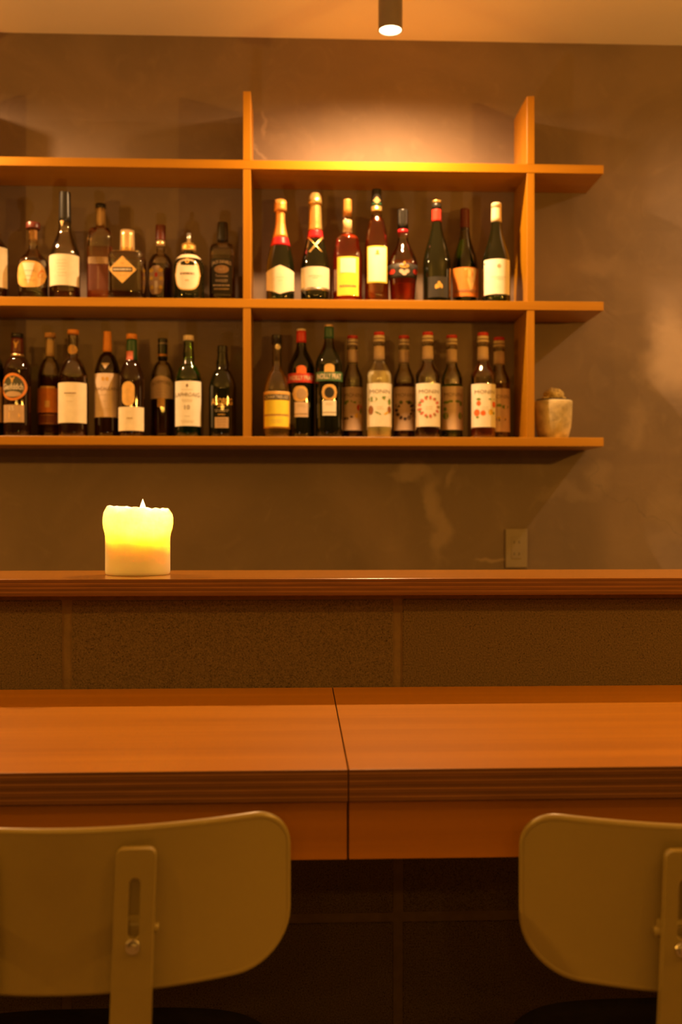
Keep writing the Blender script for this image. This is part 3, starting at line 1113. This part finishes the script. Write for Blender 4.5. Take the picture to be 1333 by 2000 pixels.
B = Bottle('whisky_bottle', 'red amber bottle with orange gold capsule and white-and-yellow label', 679, zM, YF, 393, 7.8, 455, 505, 29.5, 'round', hn1=8.5, waist=(468, 8, 4.0), group=GC)
B.glass(GL['clear']).liquid(LQ['red'], 462)
B.band(391, 424, CAP['copper'], off=0.6)
B.band(431, 455, CAP['tan'], off=0.3, name='neck_label')
l = B.patch('rect', 508, 583, 20.5, PAPER['yellow']); B.patch('rect', 511, 539, 14.5, PAPER['white'], off=0.6, name='label_panel', parent=l)
B.strokes([(564, .95), (566, .9)], 17, INK, parent=l, th=2)

B = Bottle('liqueur_bottle', 'tallest amber bottle with black cap, green gold neck and bordered cream label', 736, zM, YF, 373, 8.8, 425, 492, 24, 'round', hn1=10.5, group=GC)
B.glass(GL['clear']).liquid(LQ['rust'], 425)
B.band(371, 398, CAP['black'], off=0.6)
B.band(398, 404, CAP['green'], off=0.5, name='neck_band'); B.band(404.5, 415, CAP['gold'], off=0.6, name='neck_band')
B.patch('diamond', 387, 401, 7, CAP['brass'], off=0.9, name='neck_badge')
l = B.patch('rect', 486, 557, 19, PAPER['yellow']); B.patch('rect', 488.5, 554.5, 17, PAPER['white'], off=0.6, name='label_panel', parent=l)
B.motif([(0, 498, 3, 4, 0), (0, 502, 5, 1, 0)], INKG, parent=l, off=0.9)

B = Bottle('liqueur_bottle', 'clear tapered bottle of red liqueur with black cap and black band', 787.5, zM, YF, 413, 9.5, 462, 519, 29, 'slope', taper=24, group=GC)
B.glass(GL['clear']).liquid(LQ['red'], 513)
B.band(411, 449, CAP['black'], off=0.8)
B.band(449.5, 457, CAP['crimson'], off=0.6, name='neck_band')
l = B.band(521, 548, PAPER['black'], off=0.3, name='label')
B.motif([(-22, 535, 5, 5, 0), (22, 535, 5, 5, 0)], PAPER['red'], parent=l)
B.motif([(0, 521, 2.5, 4, 0), (-6, 526, 3, 3, 0), (6, 526, 3, 3, 0), (0, 528, 8, 2, 0)], INKG, parent=l)
B.motif([(-5, 536, 5, 4, .4), (5, 536, 5, 4, -.4), (0, 540, 5, 4, 0)], PAPER['pink'], parent=l)

B = Bottle('wine_bottle', 'dark wine bottle with red neck band, gold rim and small gold crest', 853.5, zM, YF, 394, 8.5, 430, 520, 27, 'slope', hn1=9, group=GC)
B.glass(GL['black'])
B.band(398, 411, CAP['black'], off=0.5, name='neck_foil'); B.band(393, 398, CAP['gold'], off=0.9, name='foil_rim')
B.band(411, 434, CAP['red'], off=0.7, name='neck_band')
l = B.patch('rect', 546, 586, 19.5, PAPER['black'], off=0.3)
B.motif([(1, 558, 3, 3, 0), (-4, 565, 3, 5, .2), (5, 564, 3, 5, -.3), (0, 563, 2.5, 6, 0)], INKG, parent=l)

B = Bottle('wine_bottle', 'olive green wine bottle in the back row with an orange label', 908.5, zM, YBK, 411, 8.8, 445, 527, 26, 'slope', group=GC)
B.glass(GL['olive']).liquid(LQ['greenish'], 470)
B.band(409, 446, CAP['maroon'], off=0.3, name='neck_foil')
l = B.patch('rect', 528, 584, 25, PAPER['orange']); B.patch('vee', 530, 580, 13, PAPER['gold'], off=0.6, du=8, name='label_panel', parent=l)
B.motif([(3, 540, 9, 9, 0)], PAPER['orange'], parent=l, off=0.9)
B.strokes([(572, .9), (575, .9)], 24, INK, parent=l, th=1.8, off=1.1)

B = Bottle('wine_bottle', 'dark wine bottle with cream gold capsule and tall white label', 970, zM, YF, 400, 9, 436, 520, 27.5, 'slope', hn1=10, group=GC)
B.glass(GL['black'])
B.band(397, 435, CAP['cream'], name='neck_foil', dome=2)
B.band(399, 407, CAP['cream'], off=1.0, name='foil_rim')
l = B.patch('rect', 512, 580, 24, PAPER['white'], du=-1.5); B.motif([(0, 526, 4, 4, 0)], INKL, parent=l)
B.strokes([(547, .9), (551, .5)], 16, INKL, parent=l)

# ---- lower shelf, left bay
B = Bottle('whisky_bottle', 'green bottle with tan label, cut off by the left picture edge, lower shelf', -18, zL, YF, 660, 9, 690, 722, 24.5, 'round', group=GLq)
B.glass(GL['green']).liquid(LQ['dark'], 720)
B.band(657, 668, CAP['orange'], off=3)
B.band(670, 692, CAP['maroon'], off=0.4, name='neck_foil')
l = B.patch('rect', 757, 826, 24, PAPER['tan']); B.strokes([(803, 1)], 22, INK, parent=l)

B = Bottle('whisky_bottle', 'dark bottle with round gold-ringed label and stag above white lettering', 34, zL, YF, 655, 10.5, 697, 724, 26, 'round', hn1=11.5, group=GLq)
B.glass(GL['brown'])
B.band(652, 661, CAP['black'], off=1.2)
B.band(661, 692, CAP['maroon'], off=0.5, name='neck_foil'); B.band(692.5, 697, CAP['brass'], off=1.0, name='neck_band')
B.motif([(0, 676, 2.2, 6, 0), (-3, 671, 1, 4, -.4), (3, 671, 1, 4, .4)], INKG, off=0.9)
l = B.patch('oval', 732, 785, 24.5, PAPER['orange'], du=-2); B.patch('oval', 737, 780, 20.5, PAPER['olive'], du=-2, off=0.6, name='label_face', parent=l)
B.text('Glenfiddich', 758, 12, 38, INKW, du=-3, parent=l, off=0.9, bold=0.015)
B.motif([(-3, 746, 1.8, 5, 0), (-6, 742, 1, 4, -.5), (0, 742, 1, 4, .5)], INKG, parent=l, off=0.9)
B.patch('oval', 767, 778, 15, PAPER['tan'], du=-2, off=0.8, name='label_panel', parent=l)
l = B.patch('rect', 793, 827, 20, PAPER['tan'], du=-2); B.text('15', 800, 8, 9, INKW, du=-4, parent=l)
B.motif([(-4, 814, 16, 7, 0)], PAPER['gold'], parent=l)

B = Bottle('whisky_bottle', 'back-row bottle with cork cap, tan neck wrap and orange label', 98, zL, YBK, 655, 7, 700, 738, 24, 'round', hn1=8.5, group=GLq)
B.glass(GL['clear']).liquid(LQ['dark'], 735)
B.band(651, 660, CAP['cork'], off=3.5); B.band(661, 664, CAP['silver'], off=0.8, name='neck_band')
B.band(664, 697, CAP['tan'], off=0.2, name='neck_wrap')
l = B.patch('rect', 760, 808, 22, PAPER['orange']); B.patch('rect', 785, 798, 5, PAPER['gold'], off=0.6, name='label_panel', parent=l)
B.patch('rect', 757, 761, 14, PAPER['gold'], name='label_panel', off=0.6, parent=l)
l = B.patch('rect', 810, 831, 18, PAPER['rust']); B.strokes([(813, .8), (829, .9)], 15, INKG, parent=l)

B = Bottle('whisky_bottle', 'clear-necked bottle with gold neck disc and large pale yellow label', 143, zL, YF, 648, 9.5, 700, 740, 28, 'round', hn1=9.5, group=GLq)
B.glass(GL['clear']).liquid(LQ['dark'], 733)
B.band(645, 653, CAP['orange'], off=1.4)
B.motif([(0, 684, 9, 9.5, 0)], PAPER['gold'], off=0.8, name='neck_medallion')
l = B.patch('rect', 750, 828, 27.4, PAPER['cream']); B.strokes([(771, .55)], 20, INK, parent=l, th=2.2); B.strokes([(776, .4), (787, .3)], 20, INKL, parent=l)

B = Bottle('whisky_bottle', 'dark bottle with orange capsule, notched neck label and pinkish tan label', 210, zL, YF + 0.03, 650, 7, 690, 733, 25, 'round', hn1=8.5, group=GLq)
B.glass(GL['brown'])
B.band(648, 688, CAP['orange'])
B.patch('vee', 712, 724, 8, PAPER['pink'], name='neck_label', off=0.5)
l = B.patch('rect', 732, 817, 24, PAPER['pink']); B.text('MACALLAN', 762, 6, 42, INK, parent=l)
B.motif([(-4, 743, 3, 4, 0), (4, 743, 3, 4, 0)], INKG, parent=l)
B.strokes([(774, .6), (786, .2), (800, .6), (804, .6)], 18, INKL, parent=l)

B = Bottle('whisky_bottle', 'brown bottle with green neck, pill-shaped label above a square cream label', 257.5, zL, YF, 655, 9.2, 706, 748, 25, 'round', hn1=11, group=GLq)
B.glass(GL['brown'])
B.band(653, 663, CAP['orange'], off=1.0)
B.band(663.5, 704, CAP['green'], off=0.3, name='neck_foil')
B.patch('rect', 687, 704, 6.5, PAPER['rose'], du=-2.5, off=0.8, name='neck_label')
l = B.patch('pill', 748, 795, 12, PAPER['gold'], du=-3); B.strokes([(770, .2)], 8, INKL, du=-3, parent=l)
l = B.patch('rect', 797, 843, 24.6, PAPER['cream']); B.strokes([(819, .4)], 14, INKL, parent=l, th=2.6)

B = Bottle('whisky_bottle', 'back-row bottle with black ringed cap and arched pinkish label', 318, zL, YBK, 664, 8.5, 706, 738, 24, 'round', group=GLq)
B.glass(GL['clear']).liquid(LQ['dark'], 748)
B.band(662, 704, CAP['black'], off=0.9); B.band(670, 673, CAP['silver'], off=1.2, name='cap_ring'); B.band(692, 697, CAP['copper'], off=1.2, name='cap_ring')
l = B.patch('arch', 737, 781, 22, PAPER['pink']); B.text('BOWMORE', 753, 7, 34, INK, parent=l, arc=4)
B.strokes([(763, .6), (769, .7), (774, .5)], 16, INKL, parent=l)
B.patch('rect', 780, 797, 7, PAPER['gold'], name='label_tab')

B = Bottle('whisky_bottle', 'bright green bottle with cream cap and tall white label', 368.5, zL, YF, 658, 9.5, 712, 745, 25.5, 'round', hn1=11.5, waist=(700, 12, 1.0), group=GLq)
B.glass(GL['green']).liquid(LQ['greenish'], 700)
B.band(656, 666, CAP['cream'], off=0.8)
l = B.patch('rect', 747, 834, 25, PAPER['white'])
B.text('LAPHROAIG', 773.5, 8, 45, INK, parent=l, bold=-0.005); B.text('10', 798, 8.5, 10, INK, parent=l)
B.motif([(0, 756, 2.2, 3.5, 0)], INK, parent=l)
B.strokes([(764, .6), (783, .6), (786, .55), (815, .3), (824, .7), (827, .6)], 18, INKL, parent=l)

B = Bottle('whisky_bottle', 'black bottle with faint gold gothic lettering beside the shelf upright', 435, zL, YF, 678, 9, 722, 762, 26.5, 'round', hn1=11.5, waist=(712, 9, 2.0), group=GLq)
B.glass(GL['black'])
B.band(676, 690, CAP['black'], off=0.6)
B.text('ARDBEG', 787, 13, 40, INKG, bold=0.02, off=0.3)
B.strokes([(797, .5)], 15, INKG, th=2, off=0.3); B.strokes([(803, .9), (806, .8)], 15, INKL, th=1, off=0.3); B.strokes([(812, .5)], 14, INKG, th=2, off=0.3)
l = B.patch('rect', 817, 838, 13, PAPER['tan']); B.strokes([(822, .8), (827, .9), (832, .8)], 11, INK, parent=l)

# ---- lower shelf, right bay
GV = 'liqueur and vermouth bottles on the lower shelf, right bay'
B = Bottle('liqueur_bottle', 'clear liqueur bottle with black cap and bright yellow label', 541, zL, YF, 657, 9.0, 722, 768, 25.5, 'round', group=GV)
B.glass(GL['clear']).liquid(LQ['yellow'], 766)
B.band(655, 672, CAP['black'], off=0.9)
B.motif([(2, 679, 5, 5.5, 0)], PAPER['cream'], off=0.5, name='neck_seal')
l = B.band(767, 838, PAPER['gold'], off=0.25, name='label')
B.patch('rect', 773, 783, 24, PAPER['black'], off=0.5, name='label_band', parent=l)
B.text('CHARTREUSE', 778, 6.5, 44, INKW, parent=l, off=0.9, bold=0.012)
B.patch('rect', 784, 811, 23, PAPER['yellow'], off=0.5, name='label_panel', parent=l)
B.patch('rect', 815, 835, 23, PAPER['yellow'], off=0.5, name='label_panel', parent=l)
B.strokes([(813, 1)], 21, INK, parent=l, off=0.8); B.strokes([(823, .6), (827, .5)], 18, INKL, parent=l, off=0.8)

for (u, key, lab, topy, capm, band_m, arch_m) in (
        (589, 'r', 'black vermouth bottle with red cap and red lettered band', 643, CAP['red'], PAPER['red'], PAPER['fruit']),
        (643, 'g', 'dark green vermouth bottle with green cap and white lettered band', 635, CAP['green'], PAPER['green'], PAPER['gold'])):
    dy = 0 if key == 'r' else -3
    B = Bottle('vermouth_bottle', lab, u, zL, YF + (0.033 if key == 'r' else 0.0), topy + 2, 8.5, topy + 28, topy + 80, 26.5, 'slope', hn1=9.2, group=GV)
    B.glass(GL['black'])
    B.band(topy + 4, topy + 27, capm, off=0.8); B.band(topy, topy + 4, CAP['cream'] if key == 'r' else CAP['brass'], off=0.3, name='cap_top', dome=1)
    l = B.patch('rect', 732 + dy, 750 + dy, 25.6, band_m, off=0.35)
    B.text('NOILLY PRAT', 741 + dy, 11 if key == 'g' else 9, 45, INKW if key == 'g' else PAPER['pink'], parent=l, bold=0.025)
    B.patch('arch', 717 + dy, 733 + dy, 9.5, arch_m, off=0.5, name='crest')
    l = B.patch('egg', 757 + dy, 787 + dy, 14.5, PAPER['gold'], du=0 if key == 'g' else -2)
    B.patch('oval', 762 + dy, 783 + dy, 9.5, PAPER['black' if key == 'g' else 'tan'], off=0.6, name='crest_face', parent=l)
    l = B.patch('rect', 788 + dy, 817 + dy, 13, PAPER['white' if key == 'g' else 'pink'], du=0 if key == 'g' else 0)
    B.strokes([(793 + dy, .6), (796 + dy, .7)], 11, INKL, parent=l); B.strokes([(811 + dy, 1)], 12.5, INK, parent=l, th=1.5)


def syrup(u, Y, top, hb, liq, level, lab, paper, art):
    B = Bottle('syrup_bottle', lab, u, zL, Y, top + 2, 9.3, top + 55, top + 88, hb, 'slope', hn1=10.5, group=GS)
    B.glass(GL['clear']).liquid(LQ[liq], level)
    B.band(top + 1, top + 8, CAP['red'], off=1.0, name='cap_top', dome=1)
    B.band(top + 8, top + 14, CAP['cream'], off=1.2); B.band(top + 16, top + 20, CAP['cream'], off=1.5, name='cap_ring')
    B.band(top + 29, top + 54, PAPER['pink'], off=0.5, name='neck_label')
    ly = top + 103
    l = B.patch('rect', ly, ly + 84, hb - 0.4, paper)
    B.text('MONIN', ly + 16, 7.5, hb * 1.55, INK, parent=l)
    for blobs, m in art(ly, hb):
        B.motif([b_ if len(b_) == 5 else (*b_, 0) for b_ in blobs], m, parent=l)
    B.strokes([(ly + 46, .3), (ly + 50, .35)], hb * .8, INKL, parent=l)
    return B


def wreath(n, rx, ry, yc, size, jit=0.0, skip=()):
    out_ = []
    for i in range(n):
        if i in skip:
            continue
        a = 2 * pi * i / n
        out_.append((rx * cos(a), yc + ry * sin(a), size * random.uniform(.8, 1.25), size * random.uniform(.7, 1.0), a))
    return out_


syrup(689, YBK, 655, 20.5, 'dark', 756, 'back-row syrup bottle with cherry and lemon on its pinkish label, next to green vermouth', PAPER['pink'],
      lambda y, h: [([(-8, y + 28, 7, 2.5), (7, y + 30, 8, 2.2), (-14, y + 31, 3, 3), (15, y + 46, 2, 6)], PAPER['leaf']),
                    ([(12, y + 40, 5, 6.5)], PAPER['red']), ([(9, y + 56, 6, 5)], PAPER['lemon']), ([(-13, y + 61, 5, 2.5), (-3, y + 58, 3, 2)], PAPER['berry'])])
syrup(741, YF, 648, 24.5, 'milk', 726, 'syrup bottle of milky white liquid with leaves and nuts on its label', PAPER['white'],
      lambda y, h: [([(-13, y + 31, 8, 5), (12, y + 30, 9, 4, .3), (18, y + 36, 3, 6), (-4, y + 58, 7, 1.5, .5)], PAPER['leaf']),
                    ([(-17, y + 52, 4.5, 9), (18, y + 51, 4, 7)], PAPER['nut']), ([(12, y + 58, 5, 2, -.6)], PAPER['lemon'])])
syrup(789.5, YBK, 655, 21.5, 'dark', 750, 'back-row syrup bottle with dark berry wreath on its pinkish label', PAPER['pink'],
      lambda y, h: [(wreath(12, 15.5, 17, y + 45, 4.0, skip=(9,)), PAPER['berry']), ([(4, y + 29, 3, 2), (-8, y + 30, 3, 2), (12, y + 31, 3, 2)], PAPER['leaf'])])
syrup(836, YF, 648, 24.2, 'dark', 750, 'syrup bottle with a pink flower wreath on its white label', PAPER['white'],
      lambda y, h: [(wreath(13, 18, 18, y + 46, 3.4, skip=()), PAPER['rose']), (wreath(7, 19, 20, y + 46, 2.2), PAPER['leaf'])])
syrup(883, YBK, 654, 21.2, 'greenish', 752, 'back-row syrup bottle with green limes on its pinkish label', PAPER['pink'],
      lambda y, h: [([(-13, y + 31, 5, 3), (-5, y + 29, 5, 2.5), (8, y + 29, 5, 2.5), (15, y + 33, 3, 5), (-14, y + 57, 5, 7), (14, y + 57, 4.5, 7), (-15, y + 44, 3, 4)], PAPER['leaf'])])
syrup(944, YF, 649, 24.2, 'rust', 752, 'syrup bottle with red and orange fruit on its white label', PAPER['white'],
      lambda y, h: [([(-12, y + 38, 4, 5), (18, y + 40, 4, 6), (-15, y + 56, 5, 7), (-4, y + 57, 5, 5)], PAPER['fruit']),
                    ([(11, y + 55, 5, 6)], PAPER['lemon']), ([(-12, y + 30, 4, 2.5), (13, y + 30, 7, 1.6), (17, y + 57, 2, 3), (-14, y + 65, 3, 2)], PAPER['leaf'])])
syrup(975.5, YBK, 658, 21, 'amber', 750, 'syrup bottle half hidden at the shelf upright, melon slice on its label', PAPER['pink'],
      lambda y, h: [([(8, y + 36, 7, 4), (-4, y + 33, 5, 3)], PAPER['leaf']), ([(0, y + 60, 10, 4)], PAPER['berry']), ([(0, y + 57, 9, 3)], PAPER['lemon'])])

# ------------------------------------------------------------------ stone pot at the end of the shelf
PY = 3.155
pk = ray_t(1081, PY) / F
pp = at(1081.5, 850, PY)
pot = tag(empty('plant_pot', (pp.x, PY, zL)), 'mottled cream stone pot with a mossy lump at the shelf end', 'plant pot')
yb = HOR - (zL - EYE) / pk
M_pot = mat('mottled_stone', (0.52, 0.42, 0.23), rough=0.8, noise=0.28, nscale=38, bump=0.4, bscale=60)
M_soil = mat('soil', (0.03, 0.022, 0.016), rough=1.0, noise=0.3, nscale=100, bump=0.5)
M_moss = mat('moss', (0.46, 0.34, 0.13), rough=1.0, noise=0.5, nscale=140, bump=0.9, bscale=120)
pz = lambda y: (yb - y) * pk
pr = [(0.0, 25 * pk), (0.002, 28 * pk), (pz(845), 31 * pk), (pz(835), 33.5 * pk), (pz(818), 35.5 * pk), (pz(800), 36.5 * pk),
      (pz(786), 37 * pk), (pz(784), 36.2 * pk), (pz(784.2), 33.5 * pk), (pz(792), 33 * pk)]
lathe('pot', pr, M_pot, pot, seg=32, wobble=lambda th, z, r: (0.0008 * sin(5 * th + 40 * z), 0.0008 * cos(4 * th), 0))
lathe('soil', [(pz(793), 32.8 * pk), (pz(781), 33.2 * pk), (pz(780), 20 * pk)], M_soil, pot, seg=24)
bm = bmesh.new()
bmesh.ops.create_icosphere(bm, subdivisions=3, radius=1)
for v_ in bm.verts:
    n_ = v_.co.normalized()
    d = 1 + 0.10 * sin(7 * n_.x + 3 * n_.z) * cos(6 * n_.y + 1) + 0.07 * sin(15 * n_.z + 9 * n_.x) + random.uniform(-.04, .04)
    v_.co = Vector((n_.x * 19.5 * pk * d, n_.y * 19 * pk * d, n_.z * 15.5 * pk * d))
bm_obj('moss_mound', bm, M_moss, pot, True, loc=(0.0, 0, pz(774)))
for (dx, dz, rr) in ((-17, 781, 9), (15, 780, 8), (3, 781, 10)):
    bm = bmesh.new()
    bmesh.ops.create_icosphere(bm, subdivisions=2, radius=1)
    for v_ in bm.verts:
        n_ = v_.co.normalized()
        d = 1 + 0.12 * sin(8 * n_.x + 5 * n_.z) + random.uniform(-.06, .06)
        v_.co = n_ * rr * pk * d
        v_.co.z *= 0.6
    bm_obj('moss_tuft', bm, M_moss, pot, True, loc=(dx * pk, -0.012, pz(dz)))

# ------------------------------------------------------------------ chairs
M_shell = mat('olive_cream_shell', (0.29, 0.22, 0.078), rough=0.32, coat=0.3, noise=0.03, nscale=6)
M_frame = mat('olive_cream_frame', (0.29, 0.22, 0.078), rough=0.35, coat=0.2, noise=0.03, nscale=6)
M_seat = mat('navy_seat', (0.016, 0.012, 0.016), rough=0.75, noise=0.25, nscale=90, bump=0.15, bscale=300)
M_bolt = mat('bolt_steel', (0.55, 0.52, 0.47), rough=0.25, metal=1.0, noise=0.05)


def rrect(hw, z0, z1, rt, rb, seg=10):
    """closed outline (x, z), rounded corners, counter-clockwise from lower left"""
    pts = []
    for (cx_, cz_, r_, a0) in ((hw - rb, z0 + rb, rb, -pi / 2), (hw - rt, z1 - rt, rt, 0), (-hw + rt, z1 - rt, rt, pi / 2), (-hw + rb, z0 + rb, rb, pi)):
        for i in range(seg + 1):
            a = a0 + (pi / 2) * i / seg
            pts.append((cx_ + r_ * cos(a), cz_ + r_ * sin(a)))
    return pts


def chair(u, zt_px, label, rolls, rz=0.0, Yc=1.13):
    p = at(u, zt_px, Yc)
    c = tag(empty('bar_chair', (p.x, Yc, 0), rz), label, 'chair', 'chairs drawn up to the counter')
    z1 = p.z
    z0 = at(u, 1938, Yc).z
    hw, cv = 0.250, 1.2
    # ---- backrest shell, bowed towards the counter at both ends
    cols, rows, T = 48, 10, 0.010
    rt, rb = 0.038, 0.060
    verts, faces = [], []

    def top(x):
        d = abs(x) - (hw - rt)
        return z1 - (rt - sqrt(max(0, rt * rt - d * d)) if d > 0 else 0)

    def bot(x):
        d = abs(x) - (hw - rb)
        return z0 + (rb - sqrt(max(0, rb * rb - d * d)) if d > 0 else 0)

    def bow(x, z):
        return cv * x * x - 0.4 * (z - (z0 + z1) / 2) ** 2
    for side in (0, 1):
        for i in range(cols + 1):
            x = hw * sin(pi / 2 * (-1 + 2 * i / cols)) * 0.99999
            a, b_ = bot(x), top(x)
            for j in range(rows + 1):
                zz = a + (b_ - a) * j / rows
                verts.append((x, bow(x, zz) + side * T, zz))
    st = (cols + 1) * (rows + 1)
    for i in range(cols):
        for j in range(rows):
            a = i * (rows + 1) + j
            faces.append((a, a + rows + 1, a + rows + 2, a + 1))
            faces.append((st + a, st + a + 1, st + a + rows + 2, st + a + rows + 1))
    new_obj('backrest', verts, faces, M_shell, c, True)
    outl = rrect(hw, z0, z1, rt, rb)
    dense = []
    for i in range(len(outl)):
        a, b_ = outl[i], outl[(i + 1) % len(outl)]
        m_ = max(1, int(max(abs(b_[0] - a[0]), abs(b_[1] - a[1])) / 0.012))
        for q in range(m_):
            dense.append((a[0] + (b_[0] - a[0]) * q / m_, a[1] + (b_[1] - a[1]) * q / m_))
    tube('backrest_rim', [(x, bow(x, zz) + T / 2, zz) for x, zz in dense], 0.0054, M_shell, c, 8, closed=True)
    # ---- two slotted flat posts behind it
    zt = at(u, 1664, Yc - 0.02).z
    pw, th = 0.0215, 0.011
    for px, ro in zip((-0.0885, 0.0885), rolls):
        sz0, sz1 = zt - 0.094, zt - 0.032
        outer = rrect(pw, zt - 0.15, zt, 0.008, 0.0005, 6)
        verts, faces = [], []
        yo = cv * px * px

        def pp_(x, y, zz):
            # lean of the post: the lower end comes nearer to the viewer
            lean = -0.10 * max(0, zt - zz)
            return (px + x + ro * (zz - zt), yo + y - 0.022 + lean, zz)
        sl = rrect(0.0062, sz0, sz1, 0.0061, 0.0061, 6)
        N = len(outer)
        for y in (0.0, th):
            for (x, zz) in outer: verts.append(pp_(x, y, zz))
            for (x, zz) in sl: verts.append(pp_(x, y, zz))
        S = 2 * N
        for i in range(N):
            i2 = (i + 1) % N
            faces.append((i, i2, N + i2, N + i))
            faces.append((S + i, S + N + i, S + N + i2, S + i2))
            faces.append((i, S + i, S + i2, i2))
            faces.append((N + i, N + i2, S + N + i2, S + N + i))
        pst = new_obj('post', verts, faces, M_frame, c)
        bv = pst.modifiers.new('edge', 'BEVEL')
        bv.width = 0.0016; bv.segments = 2; bv.limit_method = 'ANGLE'
        # lower run of the post, bending under the seat
        path = [pp_(0, th / 2, zt - 0.149), pp_(0, th / 2, zt - 0.22), pp_(0, th / 2, 0.44)]
        x_, y_, _ = path[-1]
        path += [(x_, y_ + 0.008, 0.415), (x_, y_ + 0.03, 0.396), (x_, y_ + 0.07, 0.388), (x_, y_ + 0.22, 0.386)]
        verts, faces = [], []
        for i, q in enumerate(path):
            q = Vector(q)
            d = (Vector(path[min(i + 1, len(path) - 1)]) - Vector(path[max(0, i - 1)])).normalized()
            nrm = Vector((1, 0, 0)).cross(d).normalized()
            w2 = pw * (1.0 + 0.02 * i)
            for sxx, sn in ((-1, -1), (1, -1), (1, 1), (-1, 1)):
                verts.append(q + Vector((sxx * w2, 0, 0)) + nrm * (sn * th / 2))
        for i in range(len(path) - 1):
            for k in range(4):
                k2 = (k + 1) % 4
                faces.append((i * 4 + k, i * 4 + k2, i * 4 + 4 + k2, i * 4 + 4 + k))
        faces += [(3, 2, 1, 0), tuple(range((len(path) - 1) * 4, len(path) * 4))]
        new_obj('post_arm', verts, faces, M_frame, c)
        # bolt with washer at the foot of the slot, spacer block between post and shell
        bz = at(u, 1858, Yc - 0.03).z
        q = pp_(0, 0, bz)
        for nm, r_, y0_, y1_ in (('washer', 0.0085, 0.0005, 0.002), ('bolt', 0.0055, 0.002, 0.0075)):
            bm = bmesh.new()
            bmesh.ops.create_cone(bm, cap_ends=True, segments=20 if nm == 'washer' else 6, radius1=r_, radius2=r_ * 0.9, depth=y1_ - y0_)
            bmesh.ops.rotate(bm, verts=bm.verts, matrix=Matrix.Rotation(pi / 2, 3, 'X'))
            bm_obj(nm, bm, M_bolt, c, loc=(q[0], q[1] - (y0_ + y1_) / 2, q[2]))
        box('spacer', q[0] - 0.017, q[0] + 0.017, q[1] + th, yo + 0.004, bz + 0.004, bz + 0.022, M_frame, c, bevel=0.003, seg=2)
        sg = 1 if px > 0 else -1
        tube('hinge_pin', [(q[0] + sg * 0.015, q[1] + th + 0.006, bz + 0.014), (q[0] + sg * 0.0255, q[1] + th + 0.006, bz + 0.014)], 0.0055, M_frame, c, 10)
    # ---- seat: a rounded pad narrowing a little to the front
    ys0, ys1, zs1, zs0 = -0.03, 0.315, 0.436, 0.398
    ol = []
    for i in range(64):
        a = 2 * pi * i / 64
        ex = abs(cos(a)) ** 0.5 * (1 if cos(a) > 0 else -1)
        ey = abs(sin(a)) ** 0.5 * (1 if sin(a) > 0 else -1)
        y = (ys0 + ys1) / 2 + ey * (ys1 - ys0) / 2
        wdt = 0.255 - 0.02 * (y - ys0) / (ys1 - ys0)
        ol.append((ex * wdt, y))
    verts, faces = [], []
    cyy = (ys0 + ys1) / 2
    for (f_, zz) in ((0.93, zs0), (0.985, zs0 + 0.006), (1.0, zs0 + 0.016), (0.99, zs1 - 0.008), (0.955, zs1 - 0.001), (0.8, zs1), (0.4, zs1 - 0.005), (0.05, zs1 - 0.006)):
        for x, y in ol:
            verts.append((x * f_, cyy + (y - cyy) * f_, zz))
    for j in range(7):
        for i in range(64):
            i2 = (i + 1) % 64
            faces.append((j * 64 + i, j * 64 + i2, (j + 1) * 64 + i2, (j + 1) * 64 + i))
    faces += [tuple(reversed(range(64))), tuple(range(7 * 64, 8 * 64))]
    new_obj('seat', verts, faces, M_seat, c, True)
    # ---- tubular frame and legs
    box('seat_frame', -0.19, 0.19, 0.03, 0.27, 0.372, 0.3965, M_frame, c, bevel=0.006, seg=2)
    for sx_ in (-1, 1):
        for (y0_, y1_) in ((0.05, 0.0), (0.25, 0.31)):
            tube('leg', [(sx_ * 0.18, y0_, 0.385), (sx_ * 0.20, (y0_ + 2 * y1_) / 3, 0.20), (sx_ * 0.215, y1_, 0.001)], 0.011, M_frame, c, 10)
    return c


chair(110, 1628, 'olive cream chair with slotted back posts, on the left before the counter', (0.02, 0.02))
chair(1484, 1622, 'olive cream chair cut off by the right picture edge', (0.075, -0.02))
